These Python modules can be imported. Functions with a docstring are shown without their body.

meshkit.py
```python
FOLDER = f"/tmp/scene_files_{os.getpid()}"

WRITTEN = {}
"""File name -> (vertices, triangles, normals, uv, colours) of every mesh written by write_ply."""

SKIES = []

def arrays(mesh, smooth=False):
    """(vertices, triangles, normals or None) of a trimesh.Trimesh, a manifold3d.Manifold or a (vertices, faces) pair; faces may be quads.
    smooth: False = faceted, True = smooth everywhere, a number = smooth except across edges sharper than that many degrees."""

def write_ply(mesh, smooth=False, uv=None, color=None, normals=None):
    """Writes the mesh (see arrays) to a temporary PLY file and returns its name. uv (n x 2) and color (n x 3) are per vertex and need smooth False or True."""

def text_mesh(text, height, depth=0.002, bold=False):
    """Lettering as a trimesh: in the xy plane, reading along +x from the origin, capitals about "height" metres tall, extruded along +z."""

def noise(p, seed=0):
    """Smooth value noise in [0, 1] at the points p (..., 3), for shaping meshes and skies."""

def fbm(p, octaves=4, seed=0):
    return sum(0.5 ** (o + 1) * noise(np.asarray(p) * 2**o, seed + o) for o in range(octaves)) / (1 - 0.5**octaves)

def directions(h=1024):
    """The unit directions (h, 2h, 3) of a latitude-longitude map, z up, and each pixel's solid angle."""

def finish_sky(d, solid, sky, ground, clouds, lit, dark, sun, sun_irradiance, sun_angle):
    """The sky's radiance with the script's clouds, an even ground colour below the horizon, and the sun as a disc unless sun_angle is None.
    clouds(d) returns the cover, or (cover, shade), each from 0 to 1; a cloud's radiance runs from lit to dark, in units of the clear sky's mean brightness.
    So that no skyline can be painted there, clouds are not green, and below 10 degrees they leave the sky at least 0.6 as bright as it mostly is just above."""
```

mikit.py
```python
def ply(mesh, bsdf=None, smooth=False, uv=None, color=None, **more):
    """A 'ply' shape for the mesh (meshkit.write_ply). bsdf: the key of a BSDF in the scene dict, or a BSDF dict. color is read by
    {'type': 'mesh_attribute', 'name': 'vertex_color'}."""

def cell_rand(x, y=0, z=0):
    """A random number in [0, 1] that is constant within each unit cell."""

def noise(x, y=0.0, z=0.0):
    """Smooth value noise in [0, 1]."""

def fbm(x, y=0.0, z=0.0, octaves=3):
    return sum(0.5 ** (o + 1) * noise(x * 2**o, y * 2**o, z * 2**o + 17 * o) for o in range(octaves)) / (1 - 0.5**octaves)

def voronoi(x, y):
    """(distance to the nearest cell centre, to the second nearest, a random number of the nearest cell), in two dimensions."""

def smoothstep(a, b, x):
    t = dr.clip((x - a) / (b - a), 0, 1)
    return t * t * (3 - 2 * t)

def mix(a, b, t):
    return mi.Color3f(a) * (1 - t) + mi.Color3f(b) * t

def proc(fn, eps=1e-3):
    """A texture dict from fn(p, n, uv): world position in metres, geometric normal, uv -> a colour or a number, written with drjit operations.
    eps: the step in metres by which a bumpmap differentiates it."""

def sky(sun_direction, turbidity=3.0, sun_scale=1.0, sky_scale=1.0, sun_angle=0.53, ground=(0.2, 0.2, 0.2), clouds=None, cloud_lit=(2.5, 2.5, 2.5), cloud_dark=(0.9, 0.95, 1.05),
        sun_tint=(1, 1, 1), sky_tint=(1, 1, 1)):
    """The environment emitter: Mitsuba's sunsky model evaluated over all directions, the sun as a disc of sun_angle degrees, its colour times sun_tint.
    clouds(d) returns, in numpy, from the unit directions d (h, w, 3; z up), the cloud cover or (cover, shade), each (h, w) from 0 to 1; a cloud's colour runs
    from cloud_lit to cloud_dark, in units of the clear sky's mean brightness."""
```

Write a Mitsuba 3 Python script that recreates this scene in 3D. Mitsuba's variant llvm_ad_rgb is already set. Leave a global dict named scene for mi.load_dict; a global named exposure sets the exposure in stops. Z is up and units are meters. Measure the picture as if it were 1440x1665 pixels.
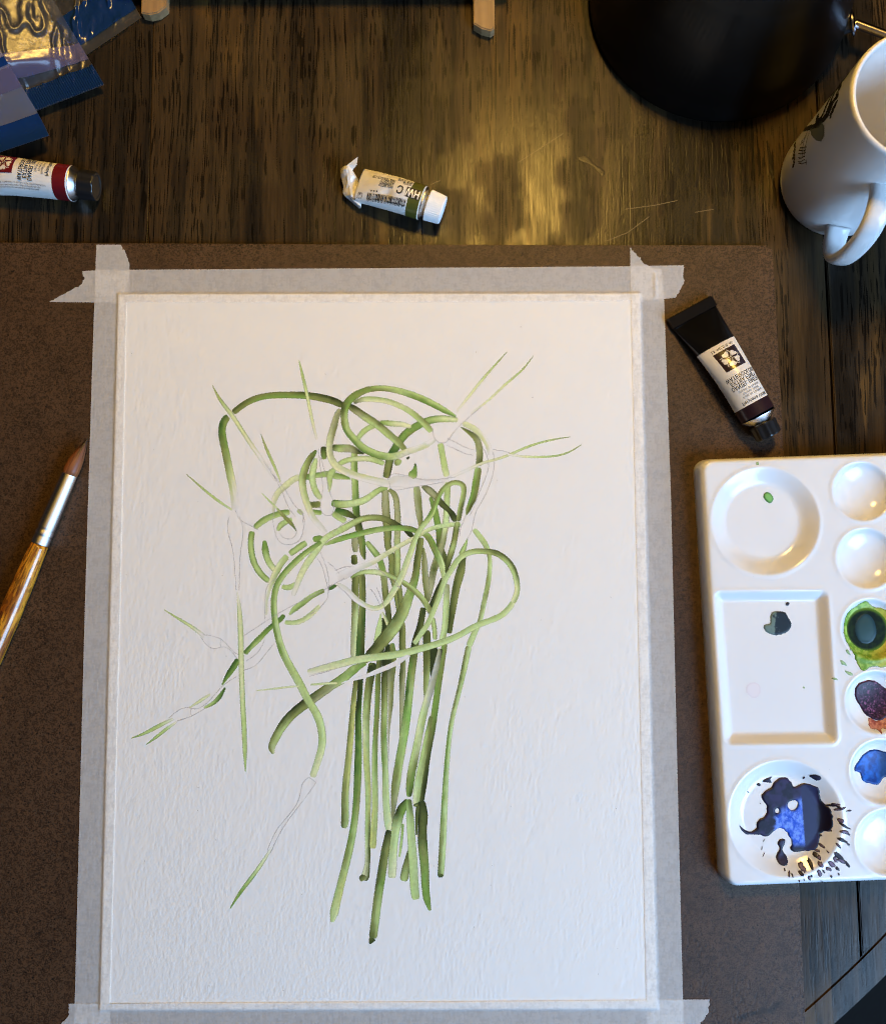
import math, random
import numpy as np
import trimesh
import mitsuba as mi
import drjit as dr
from scipy.interpolate import CubicSpline
from scipy.spatial import Delaunay
from shapely.geometry import Polygon, LineString, Point, box
from shapely import affinity
import shapely
import mikit, meshkit
from mikit import ply, proc, noise, fbm, voronoi, cell_rand, smoothstep, mix

T = mi.ScalarTransform4f
rng = np.random.default_rng(7)
random.seed(7)
scene, labels = {'type': 'scene'}, {}

# ------------------------------------------------------------------ camera, light, exposure
CAM_POS = (0.04569, 0.03869, 0.63703)
CAM_LOOK = (-0.000128, 0.081772, -0.996651)
CAM_UP = (0.003845, 0.996644, 0.081771)
exposure = 0.13
scene['camera'] = {'type': 'thinlens', 'fov': 53.13, 'fov_axis': 'x', 'near_clip': 0.02, 'far_clip': 20.0,
    'aperture_radius': 0.0011, 'focus_distance': 0.632,
    'to_world': T().look_at(origin=CAM_POS, target=[a + b for a, b in zip(CAM_POS, CAM_LOOK)], up=CAM_UP)}
LAMP_AT, LAMP_R = (0.20, 0.74, 1.00), 0.095
LAMP_L = (108.0, 64.0, 13.0)          # warm pendant lamp hanging beyond the far side of the table
WINDOW_AT, WINDOW_W, WINDOW_H = (1.26, -0.84, 1.00), 0.9, 1.1
WINDOW_L = (5.5, 9.5, 15.2)           # daylight through the window at the near right


# ------------------------------------------------------------------ helpers
def numbered(name):
    k, n = name, 0
    while k in scene or k in labels or any(s.startswith(k + '__') for s in scene):
        n += 1
        k = '%s_%03d' % (name, n)
    return k


def thing(name, label, category, group=None):
    k = numbered(name)
    labels[k] = {'label': label, 'category': category}
    if group:
        labels[k]['group'] = group
    return k


def part(parent, name, mesh, bsdf, smooth=False, label=None, kind=None, **kw):
    k = numbered(parent + '__' + name)
    scene[k] = ply(mesh, bsdf, smooth, **kw)
    if label or kind:
        labels[k] = {}
        if label: labels[k]['label'] = label
        if kind: labels[k]['kind'] = kind
    return k


def struct(name, mesh, bsdf, smooth=False, **kw):
    scene[name] = {**ply(mesh, bsdf, smooth), **kw}
    labels[name] = {'kind': 'structure'}


def cat(ms):
    return trimesh.util.concatenate(ms)


def mm(p):
    return np.asarray(p, float) / 1000.0


def lin(c):
    c = np.asarray(c, float) / 255.0
    return np.where(c < 0.04045, c / 12.92, ((c + 0.055) / 1.055) ** 2.4)


def slab(poly, z0, z1, bevel=0.0005):
    """A flat board with a small step-bevelled upper edge (metres)."""
    ms = []
    for g in getattr(poly, 'geoms', [poly]):
        if g.area < 1e-7:
            continue
        a = trimesh.creation.extrude_polygon(g, z1 - z0 - bevel, engine='earcut'); a.apply_translation([0, 0, z0]); ms.append(a)
        top = g.buffer(-bevel)
        for h in getattr(top, 'geoms', [top]):
            if h.area > 1e-7:
                b = trimesh.creation.extrude_polygon(h, bevel, engine='earcut'); b.apply_translation([0, 0, z1 - bevel]); ms.append(b)
    return cat(ms)


def loft(rings, caps=True):
    """Closed rings (n, m, 3) joined to a tube."""
    R = np.asarray(rings, float)
    n, m = R.shape[:2]
    v = R.reshape(-1, 3)
    i, j = np.meshgrid(np.arange(n - 1), np.arange(m), indexing='ij')
    a, b = i * m + j, i * m + (j + 1) % m
    f = [np.stack([a, b, b + m], -1).reshape(-1, 3), np.stack([a, b + m, a + m], -1).reshape(-1, 3)]
    if caps:
        for k, r in ((0, 0), (1, n - 1)):
            v = np.vstack([v, R[r].mean(0)])
            c = len(v) - 1
            jj = np.arange(m)
            q = np.stack([r * m + jj, r * m + (jj + 1) % m, np.full(m, c)], -1)
            f.append(q[:, ::-1] if k == 0 else q)
    me = trimesh.Trimesh(v, np.vstack(f), process=False)
    if caps and me.volume < 0:
        me.invert()
    return me


def lathe(profile, n=64):
    """Profile of (radius, z) in metres turned about z."""
    P = np.asarray(profile, float)
    a = np.arange(n) * 2 * np.pi / n
    return loft(np.stack([np.stack([r * np.cos(a), r * np.sin(a), np.full(n, z)], -1) for r, z in P]), caps=True)


def place(mesh, x_axis, origin, up=(0, 0, 1)):
    """Local +z goes along x_axis (for things turned about z and laid down)."""
    z = np.asarray(x_axis, float); z /= np.linalg.norm(z)
    x = np.cross(up, z); x /= np.linalg.norm(x)
    y = np.cross(z, x)
    m = np.eye(4); m[:3, 0], m[:3, 1], m[:3, 2], m[:3, 3] = x, y, z, origin
    q = mesh.copy(); q.apply_transform(m)
    return q


def drape(poly, zf, step, thick=0.0, taper=0.001, lift=0.0, edge=True):
    """A sheet over zf(x, y) inside the polygon (metres). Returns mesh, edge distance of each vertex."""
    x0, y0, x1, y1 = poly.bounds
    gx, gy = np.meshgrid(np.arange(x0, x1 + step, step), np.arange(y0, y1 + step, step))
    gx = gx + (np.arange(gx.shape[0]) % 2)[:, None] * step / 2
    P = np.c_[gx.ravel(), gy.ravel()]
    inner = poly.buffer(-0.35 * step)
    P = P[shapely.contains_xy(inner, P[:, 0], P[:, 1])]
    rings = []
    for g in getattr(poly, 'geoms', [poly]):
        for r in [g.exterior, *g.interiors]:
            L = r.length
            n = max(8, int(L / (0.8 * step)))
            rings.append(np.array([r.interpolate(t * L / n).coords[0] for t in range(n)]))
    Q = np.vstack([P] + rings)
    f = Delaunay(Q).simplices
    c = Q[f].mean(1)
    f = f[shapely.contains_xy(poly.buffer(1e-6), c[:, 0], c[:, 1])]
    a, b, cc = Q[f[:, 0]], Q[f[:, 1]], Q[f[:, 2]]
    neg = (b[:, 0] - a[:, 0]) * (cc[:, 1] - a[:, 1]) - (b[:, 1] - a[:, 1]) * (cc[:, 0] - a[:, 0]) < 0
    f[neg] = f[neg][:, ::-1]
    d = shapely.distance(shapely.points(Q), poly.boundary)
    z = zf(Q[:, 0], Q[:, 1]) + lift + thick * np.clip(d / taper, 0, 1) ** 0.5
    return trimesh.Trimesh(np.c_[Q, z], f, process=False), d


def blob(pts, jag=0.0, seed=0, n=120):
    """A smooth closed outline (mm) through the points, roughened."""
    p = np.asarray(pts, float)
    p = np.vstack([p, p[:1]])
    s = np.r_[0, np.cumsum(np.hypot(*np.diff(p, axis=0).T))]
    c = CubicSpline(s, p, bc_type='periodic')
    t = np.linspace(0, s[-1], n, endpoint=False)
    q = c(t)
    d = c(t, 1); d /= np.linalg.norm(d, axis=1)[:, None] + 1e-9
    k = meshkit.fbm(np.c_[q * 0.9, np.zeros(n)], 4, seed) - 0.5
    q = q + np.c_[-d[:, 1], d[:, 0]] * (k * 2 * jag)[:, None]
    return Polygon(q / 1000.0).buffer(0)


def smooth01(a, b, x):
    t = np.clip((x - a) / (b - a), 0, 1)
    return t * t * (3 - 2 * t)


# ------------------------------------------------------------------ materials
def two(d):
    return {'type': 'twosided', 'bsdf': d}


PAPER = np.array([0.81, 0.80, 0.775])


def wood_grain(p, n, uv):
    x, y = p.x, p.y
    wob = fbm(x * 14, y * 5, 3.0) * 0.012
    X = x + wob
    plank = smoothstep(-0.1725, -0.1715, x) + smoothstep(0.0, 0.001, x - 0.03) + smoothstep(0.3315, 0.3325, x) + 3 * smoothstep(0.0, 0.0005, p.x - 9)
    tone = fbm(X * 18 + plank * 7.3, y * 2.2, 1.0 + plank * 5)
    streak = fbm(X * 160, y * 6, 4.0 + plank)
    fine = noise(x * 1500, y * 70, 2.0)
    base = mix((0.0140, 0.0105, 0.0072), (0.048, 0.0290, 0.0130), smoothstep(0.38, 0.70, 0.5 * tone + 0.5 * streak))
    patch = smoothstep(0.56, 0.74, fbm(x * 20 + 3, y * 7 + 11, 2.0)) * smoothstep(0.45, 0.65, fbm(X * 120, y * 9, 9.0))
    base = mix(base, (0.10, 0.055, 0.016), patch * 0.7)
    base = base * (0.78 + 0.44 * fine)
    pore = smoothstep(0.70, 0.82, noise(X * 1250, y * 85, 5.0)) * smoothstep(0.35, 0.6, noise(X * 60, y * 9, 8.0))
    pore = dr.maximum(pore, smoothstep(0.78, 0.86, noise(X * 900 + 50, y * 40, 6.0)))
    return mix(base, (0.0030, 0.0022, 0.0016), pore * 0.85)


def wood_bump(p, n, uv):
    wob = fbm(p.x * 14, p.y * 5, 3.0) * 0.012
    X = p.x + wob
    pore = smoothstep(0.66, 0.82, noise(X * 1050, p.y * 72, 5.0))
    pit = smoothstep(0.72, 0.84, noise(p.x * 190, p.y * 150, 3.3))
    return -0.000022 * pore - 0.000025 * pit + 0.00003 * fbm(p.x * 300, p.y * 60, 1.0) + 0.0005 * noise(p.x * 26, p.y * 6, 7.0)


def wood_rough(p, n, uv):
    worn = smoothstep(0.42, 0.62, fbm(p.x * 34, p.y * 26, 6.0))
    return 0.17 + 0.16 * worn + 0.10 * fbm(p.x * 120, p.y * 30, 2.0) + 0.1 * noise(p.x * 900, p.y * 60, 1.0)


scene['table_wood'] = two({'type': 'bumpmap', 'scale': 1.0, 'arbitrary': proc(wood_bump, 2e-4),
    'bsdf': {'type': 'principled', 'base_color': proc(wood_grain), 'roughness': proc(wood_rough), 'specular': 0.17}})


SMUDGE = [v / 1000 for v in [(261.8,-254.3)][0]]


def board_color(p, n, uv):
    f1 = 0.6 * noise(p.x * 1500, p.y * 1700, 1.0) + 0.4 * fbm(p.x * 420, p.y * 560, 1.0)
    f2 = fbm(p.x * 60, p.y * 45, 2.0)
    c = mix((0.028, 0.0140, 0.0070), (0.082, 0.0430, 0.0215), smoothstep(0.25, 0.75, f1))
    c = c * (0.8 + 0.4 * f2)
    fib = smoothstep(0.80, 0.90, noise(p.x * 700 + 3.0 * noise(p.x * 90, p.y * 90, 4.0), p.y * 1900 + 4.0 * noise(p.x * 130, p.y * 110, 6.0), 5.0))
    c = mix(c, (0.085, 0.056, 0.034), fib * 0.6)
    ax_, ay_ = p.x - SMUDGE[0], p.y - SMUDGE[1]
    along, off = ax_ * 0.955 + ay_ * 0.296, dr.abs(-ax_ * 0.296 + ay_ * 0.955 + 0.004 * noise(p.x * 160, p.y * 160, 8.0) - 0.002)
    mark = (1 - smoothstep(0.0005, 0.0026, off)) * smoothstep(-0.022, -0.012, along) * (1 - smoothstep(0.014, 0.020, along))
    c = mix(c, (0.012, 0.007, 0.004), mark * (0.4 + 0.6 * noise(p.x * 900, p.y * 900, 3.0)))
    d, d2, r = voronoi(p.x * 130, p.y * 150)
    spot = (1 - smoothstep(0.05, 0.12, d)) * smoothstep(0.55, 0.6, r)
    return mix(c, (0.003, 0.002, 0.0015), spot * 0.9)


scene['hardboard'] = two({'type': 'bumpmap', 'scale': 1.0, 'arbitrary': proc(lambda p, n, uv: 0.00016 * noise(p.x * 1500, p.y * 1700, 1.0) + 0.00010 * fbm(p.x * 420, p.y * 560, 1.0), 2e-4),
    'bsdf': {'type': 'principled', 'base_color': proc(board_color), 'roughness': 0.52, 'specular': 0.30}})


def tooth(p, n, uv):
    return 0.00018 * noise(p.x * 680, p.y * 440, 1.0) + 0.00011 * noise(p.x * 1150, p.y * 850, 3.0)


def paper_color(p, n, uv):
    d, d2, r = voronoi(p.x * 55, p.y * 55)
    speck = (1 - smoothstep(0.012, 0.022, d)) * smoothstep(0.93, 0.94, r)
    return mix(PAPER.tolist(), (0.30, 0.26, 0.22), speck * 0.8)


scene['watercolour_paper'] = two({'type': 'bumpmap', 'scale': 1.0, 'arbitrary': proc(tooth, 3e-4), 'bsdf': {'type': 'diffuse', 'reflectance': proc(paper_color)}})
scene['pigment'] = two({'type': 'bumpmap', 'scale': 1.0, 'arbitrary': proc(tooth, 3e-4), 'bsdf': {'type': 'diffuse', 'reflectance': {'type': 'mesh_attribute', 'name': 'vertex_color'}}})
scene['graphite'] = two({'type': 'diffuse', 'reflectance': {'type': 'rgb', 'value': (0.40, 0.38, 0.38)}})


def tape_color(p, n, uv):
    weave = 0.55 * noise(p.x * 850, p.y * 240, 1.0) + 0.45 * noise(p.x * 240, p.y * 850, 2.0)
    m = 0.5 * noise(p.x * 900, p.y * 800, 4.0) + 0.5 * fbm(p.x * 260, p.y * 210, 4.0)
    return mix((0.875, 0.86, 0.845), (0.998, 0.985, 0.962), smoothstep(0.1, 0.75, 0.6 * weave + 0.4 * smoothstep(0.2, 0.8, m)))


def tape_bump(p, n, uv):
    return 0.00016 * noise(p.x * 850, p.y * 240, 1.0) + 0.00016 * noise(p.x * 240, p.y * 850, 2.0)


scene['paper_tape'] = {'type': 'bumpmap', 'scale': 1.0, 'arbitrary': proc(tape_bump, 3e-4),
    'bsdf': {'type': 'principledthin', 'base_color': proc(tape_color), 'roughness': 0.6, 'diff_trans': 1.16, 'spec_trans': 0.0, 'eta': 1.3}}


def plain(name, color, rough=0.4, **kw):
    scene[name] = two({'type': 'principled', 'base_color': {'type': 'rgb', 'value': tuple(color)}, 'roughness': rough, **kw})


scene['porcelain'] = two({'type': 'roughplastic', 'diffuse_reflectance': {'type': 'rgb', 'value': (0.765, 0.78, 0.80)}, 'alpha': 0.035, 'int_ior': 1.52})
scene['mug_glaze'] = two({'type': 'roughplastic', 'diffuse_reflectance': {'type': 'rgb', 'value': (0.77, 0.765, 0.76)}, 'alpha': 0.04, 'int_ior': 1.5})
plain('white_plastic', (0.80, 0.80, 0.79), 0.35)
plain('black_plastic', (0.012, 0.012, 0.013), 0.28, specular=0.5)
plain('black_gloss', (0.005, 0.005, 0.006), 0.13, specular=0.5)
plain('white_label', (0.74, 0.72, 0.68), 0.27, specular=0.5, clearcoat=0.4, clearcoat_gloss=0.9)
plain('black_ink', (0.012, 0.012, 0.013), 0.35)
plain('grey_green_ink', (0.10, 0.115, 0.10), 0.35)
plain('dark_red', (0.13, 0.006, 0.010), 0.22, clearcoat=0.5)
plain('violet_band', (0.020, 0.008, 0.012), 0.22, clearcoat=0.5)
plain('olive_band', (0.080, 0.085, 0.014), 0.25, clearcoat=0.5)
scene['aluminium'] = two({'type': 'roughconductor', 'material': 'Al', 'alpha': 0.22})
scene['steel'] = two({'type': 'roughconductor', 'material': 'Cr', 'alpha': 0.12})
scene['kettle_black'] = two({'type': 'principled', 'base_color': {'type': 'rgb', 'value': (0.004, 0.0035, 0.003)}, 'roughness': 0.30, 'specular': 0.22, 'anisotropic': 0.6})
scene['ferrule_metal'] = two({'type': 'roughconductor', 'eta': {'type': 'rgb', 'value': (1.6, 1.5, 1.45)}, 'k': {'type': 'rgb', 'value': (6.0, 5.4, 4.6)}, 'alpha': 0.28})


def handle_color(p, n, uv):
    g = fbm(uv.x * 34, uv.y * 26, 2.0)
    b = fbm(uv.x * 9, uv.y * 14, 5.0)
    c = mix((0.24, 0.070, 0.006), (0.70, 0.32, 0.022), smoothstep(0.3, 0.7, 0.5 * g + 0.5 * b))
    return mix(c, (0.06, 0.02, 0.006), smoothstep(0.62, 0.7, noise(uv.x * 60, uv.y * 60, 1.0)) * 0.6)


scene['brush_wood'] = two({'type': 'principled', 'base_color': proc(handle_color), 'roughness': 0.22, 'clearcoat': 1.0, 'clearcoat_gloss': 0.95})


def hair_color(p, n, uv):
    f = noise(uv.x * 34, uv.y * 2.5, 1.0)
    c = mix((0.15, 0.050, 0.018), (0.30, 0.110, 0.038), f)
    return mix(c, (0.016, 0.010, 0.008), smoothstep(0.35, 0.75, uv.y + 0.5 * (f - 0.5)))


scene['brush_hair'] = two({'type': 'principled', 'base_color': proc(hair_color), 'roughness': 0.45, 'specular': 0.4})


def pale_wood(p, n, uv):
    g = fbm(p.x * 350, p.y * 22, p.z * 350)
    return mix((0.20, 0.115, 0.050), (0.36, 0.225, 0.105), g)


scene['pale_wood'] = two({'type': 'principled', 'base_color': proc(pale_wood), 'roughness': 0.5})
scene['dark_wood'] = two({'type': 'principled', 'base_color': {'type': 'rgb', 'value': (0.05, 0.035, 0.022)}, 'roughness': 0.5})
scene['clear_film'] = {'type': 'principledthin', 'base_color': {'type': 'rgb', 'value': (0.95, 0.95, 0.96)}, 'roughness': 0.31, 'spec_trans': 0.95, 'diff_trans': 0.9, 'eta': 1.5}
scene['milky_film'] = {'type': 'principledthin', 'base_color': {'type': 'rgb', 'value': (0.80, 0.76, 0.86)}, 'roughness': 0.14, 'spec_trans': 0.80, 'diff_trans': 0.9, 'eta': 1.5}
scene['blue_film'] = {'type': 'principledthin', 'base_color': {'type': 'rgb', 'value': (0.02, 0.085, 0.28)}, 'roughness': 0.16, 'spec_trans': 0.55, 'diff_trans': 0.8, 'eta': 1.55}
scene['violet_film'] = {'type': 'principledthin', 'base_color': {'type': 'rgb', 'value': (0.34, 0.28, 0.42)}, 'roughness': 0.2, 'spec_trans': 0.6, 'diff_trans': 0.8, 'eta': 1.5}
plain('room_white', (0.07, 0.062, 0.055), 0.9, specular=0.1)
plain('floor_dark', (0.010, 0.008, 0.007), 0.7, specular=0.1)
plain('wet_paint', (0.02, 0.02, 0.03), 0.12)
scene['dried_paint'] = two({'type': 'principled', 'base_color': {'type': 'mesh_attribute', 'name': 'vertex_color'}, 'roughness': 0.42, 'specular': 0.25})
scene['fluid_paint'] = two({'type': 'principled', 'base_color': {'type': 'mesh_attribute', 'name': 'vertex_color'}, 'roughness': 0.06, 'specular': 0.5, 'clearcoat': 1.0, 'clearcoat_gloss': 0.99})

# ------------------------------------------------------------------ the room that lights the table
def quad(c, u, v):
    c, u, v = map(np.asarray, (c, u, v))
    return trimesh.Trimesh([c - u - v, c + u - v, c + u + v, c - u + v], [[0, 1, 2], [0, 2, 3]], process=False)


struct('floor', quad((0, 0, -0.75), (3.0, 0, 0), (0, 3.0, 0)), 'floor_dark')
struct('ceiling', quad((0, 0, 1.75), (0, 3.0, 0), (3.0, 0, 0)), 'room_white')
struct('wall', quad((-2.2, 0, 0.5), (0, 3.0, 0), (0, 0, 1.25)), 'room_white')
wd = -np.array(WINDOW_AT, float); wd[2] = -0.75; wd /= np.linalg.norm(wd)
wu = np.cross((0, 0, 1), wd); wu /= np.linalg.norm(wu)
wv = np.cross(wd, wu)
win = quad(WINDOW_AT, wu * WINDOW_W / 2, wv * WINDOW_H / 2)
if np.dot(win.face_normals[0], wd) < 0: win.invert()
struct('window', win, 'room_white', emitter={'type': 'area', 'radiance': {'type': 'rgb', 'value': WINDOW_L}})
lamp = thing('pendant_lamp', 'warm round pendant lamp hanging beyond the table, out of the frame', 'lamp')
globe = trimesh.creation.icosphere(3, LAMP_R); globe.apply_translation(LAMP_AT)
scene[lamp + '__globe'] = {**ply(globe, 'room_white', True), 'emitter': {'type': 'area', 'radiance': {'type': 'rgb', 'value': LAMP_L}}}
rod = trimesh.creation.cylinder(0.006, 1.75 - LAMP_AT[2] - LAMP_R - 0.002); rod.apply_translation((LAMP_AT[0], LAMP_AT[1], (1.75 + LAMP_AT[2] + LAMP_R) / 2))
part(lamp, 'rod', rod, 'black_plastic')

# ------------------------------------------------------------------ table: planks and a rim
table = thing('table', 'dark brown wooden table top of worn planks with a rounded rim', 'table')
TC, TR_ = np.array([0.3355, -0.2465]) - 0.9 * np.array([0.66, -0.751]), 0.9
disc = Point(*TC).buffer(TR_, 128)
inner = Point(*TC).buffer(TR_ - 0.0203, 128)
cuts = [-2, -0.487, -0.172, 0.0305, 0.332, 0.55, 0.9, 2]
def seam(x, lean=0.0):
    return [(x - lean * 0.5, -1.6), (x + lean * 0.5, 1.6)]
for i in range(len(cuts) - 1):
    g0, g1 = (0.0009 if abs(cuts[i] - 0.332) < 1e-6 else 0.00012), (0.0009 if abs(cuts[i + 1] - 0.332) < 1e-6 else 0.00012)
    l0, l1 = (-0.035 if abs(cuts[i] - 0.332) < 1e-6 else 0), (-0.035 if abs(cuts[i + 1] - 0.332) < 1e-6 else 0)
    a, b = seam(cuts[i] + g0, l0), seam(cuts[i + 1] - g1, l1)
    pl = Polygon([a[0], b[0], b[1], a[1]]).intersection(inner.buffer(-0.0002))
    if pl.area > 1e-4:
        part(table, 'plank', slab(pl, -0.028, 0.0 if i != 4 else -0.0004, 0.0007), 'table_wood')
ring = disc.difference(inner)
for k in range(8):
    a0, a1 = math.radians(-80 + 45 * k + 0.02), math.radians(-35 + 45 * k - 0.02)
    w = Polygon([TC] + [TC + 1.4 * np.array([math.cos(t), math.sin(t)]) for t in np.linspace(a0, a1, 12)])
    part(table, 'rim_strip', slab(ring.intersection(w), -0.028, -0.0003, 0.0012), 'table_wood')

# ------------------------------------------------------------------ drawing board
board = thing('drawing_board', 'brown hardboard drawing board under the taped painting', 'board')
bp = [(279.3,287),(285.7,286.6),(288.3,283.3),(288.9,275.8),(291.6,131.4),(291.2,-112.8),(292.5,-265.1),(293,-318.3),(-322,-316.1),(-336.1,291.4),(-281.4,291.2),(-99.3,289.5),(128.3,287.6)]
bpoly = Polygon(mm(bp))
part(board, 'panel', slab(bpoly, 0.0003, 0.0038, 0.0004), 'hardboard')

# ------------------------------------------------------------------ painting: paper, painted stems, pencil lines
ZP = 0.0048
painting = thing('painting', 'unfinished watercolour of curling green garlic stems on white paper', 'painting')
pp = Polygon(mm([(-190.8,251.4),(190.1,250.4),(190.8,-251.2),(-190.3,-250.6)]))
part(painting, 'paper', slab(pp, 0.0039, ZP, 0.0002), 'watercolour_paper')
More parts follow.
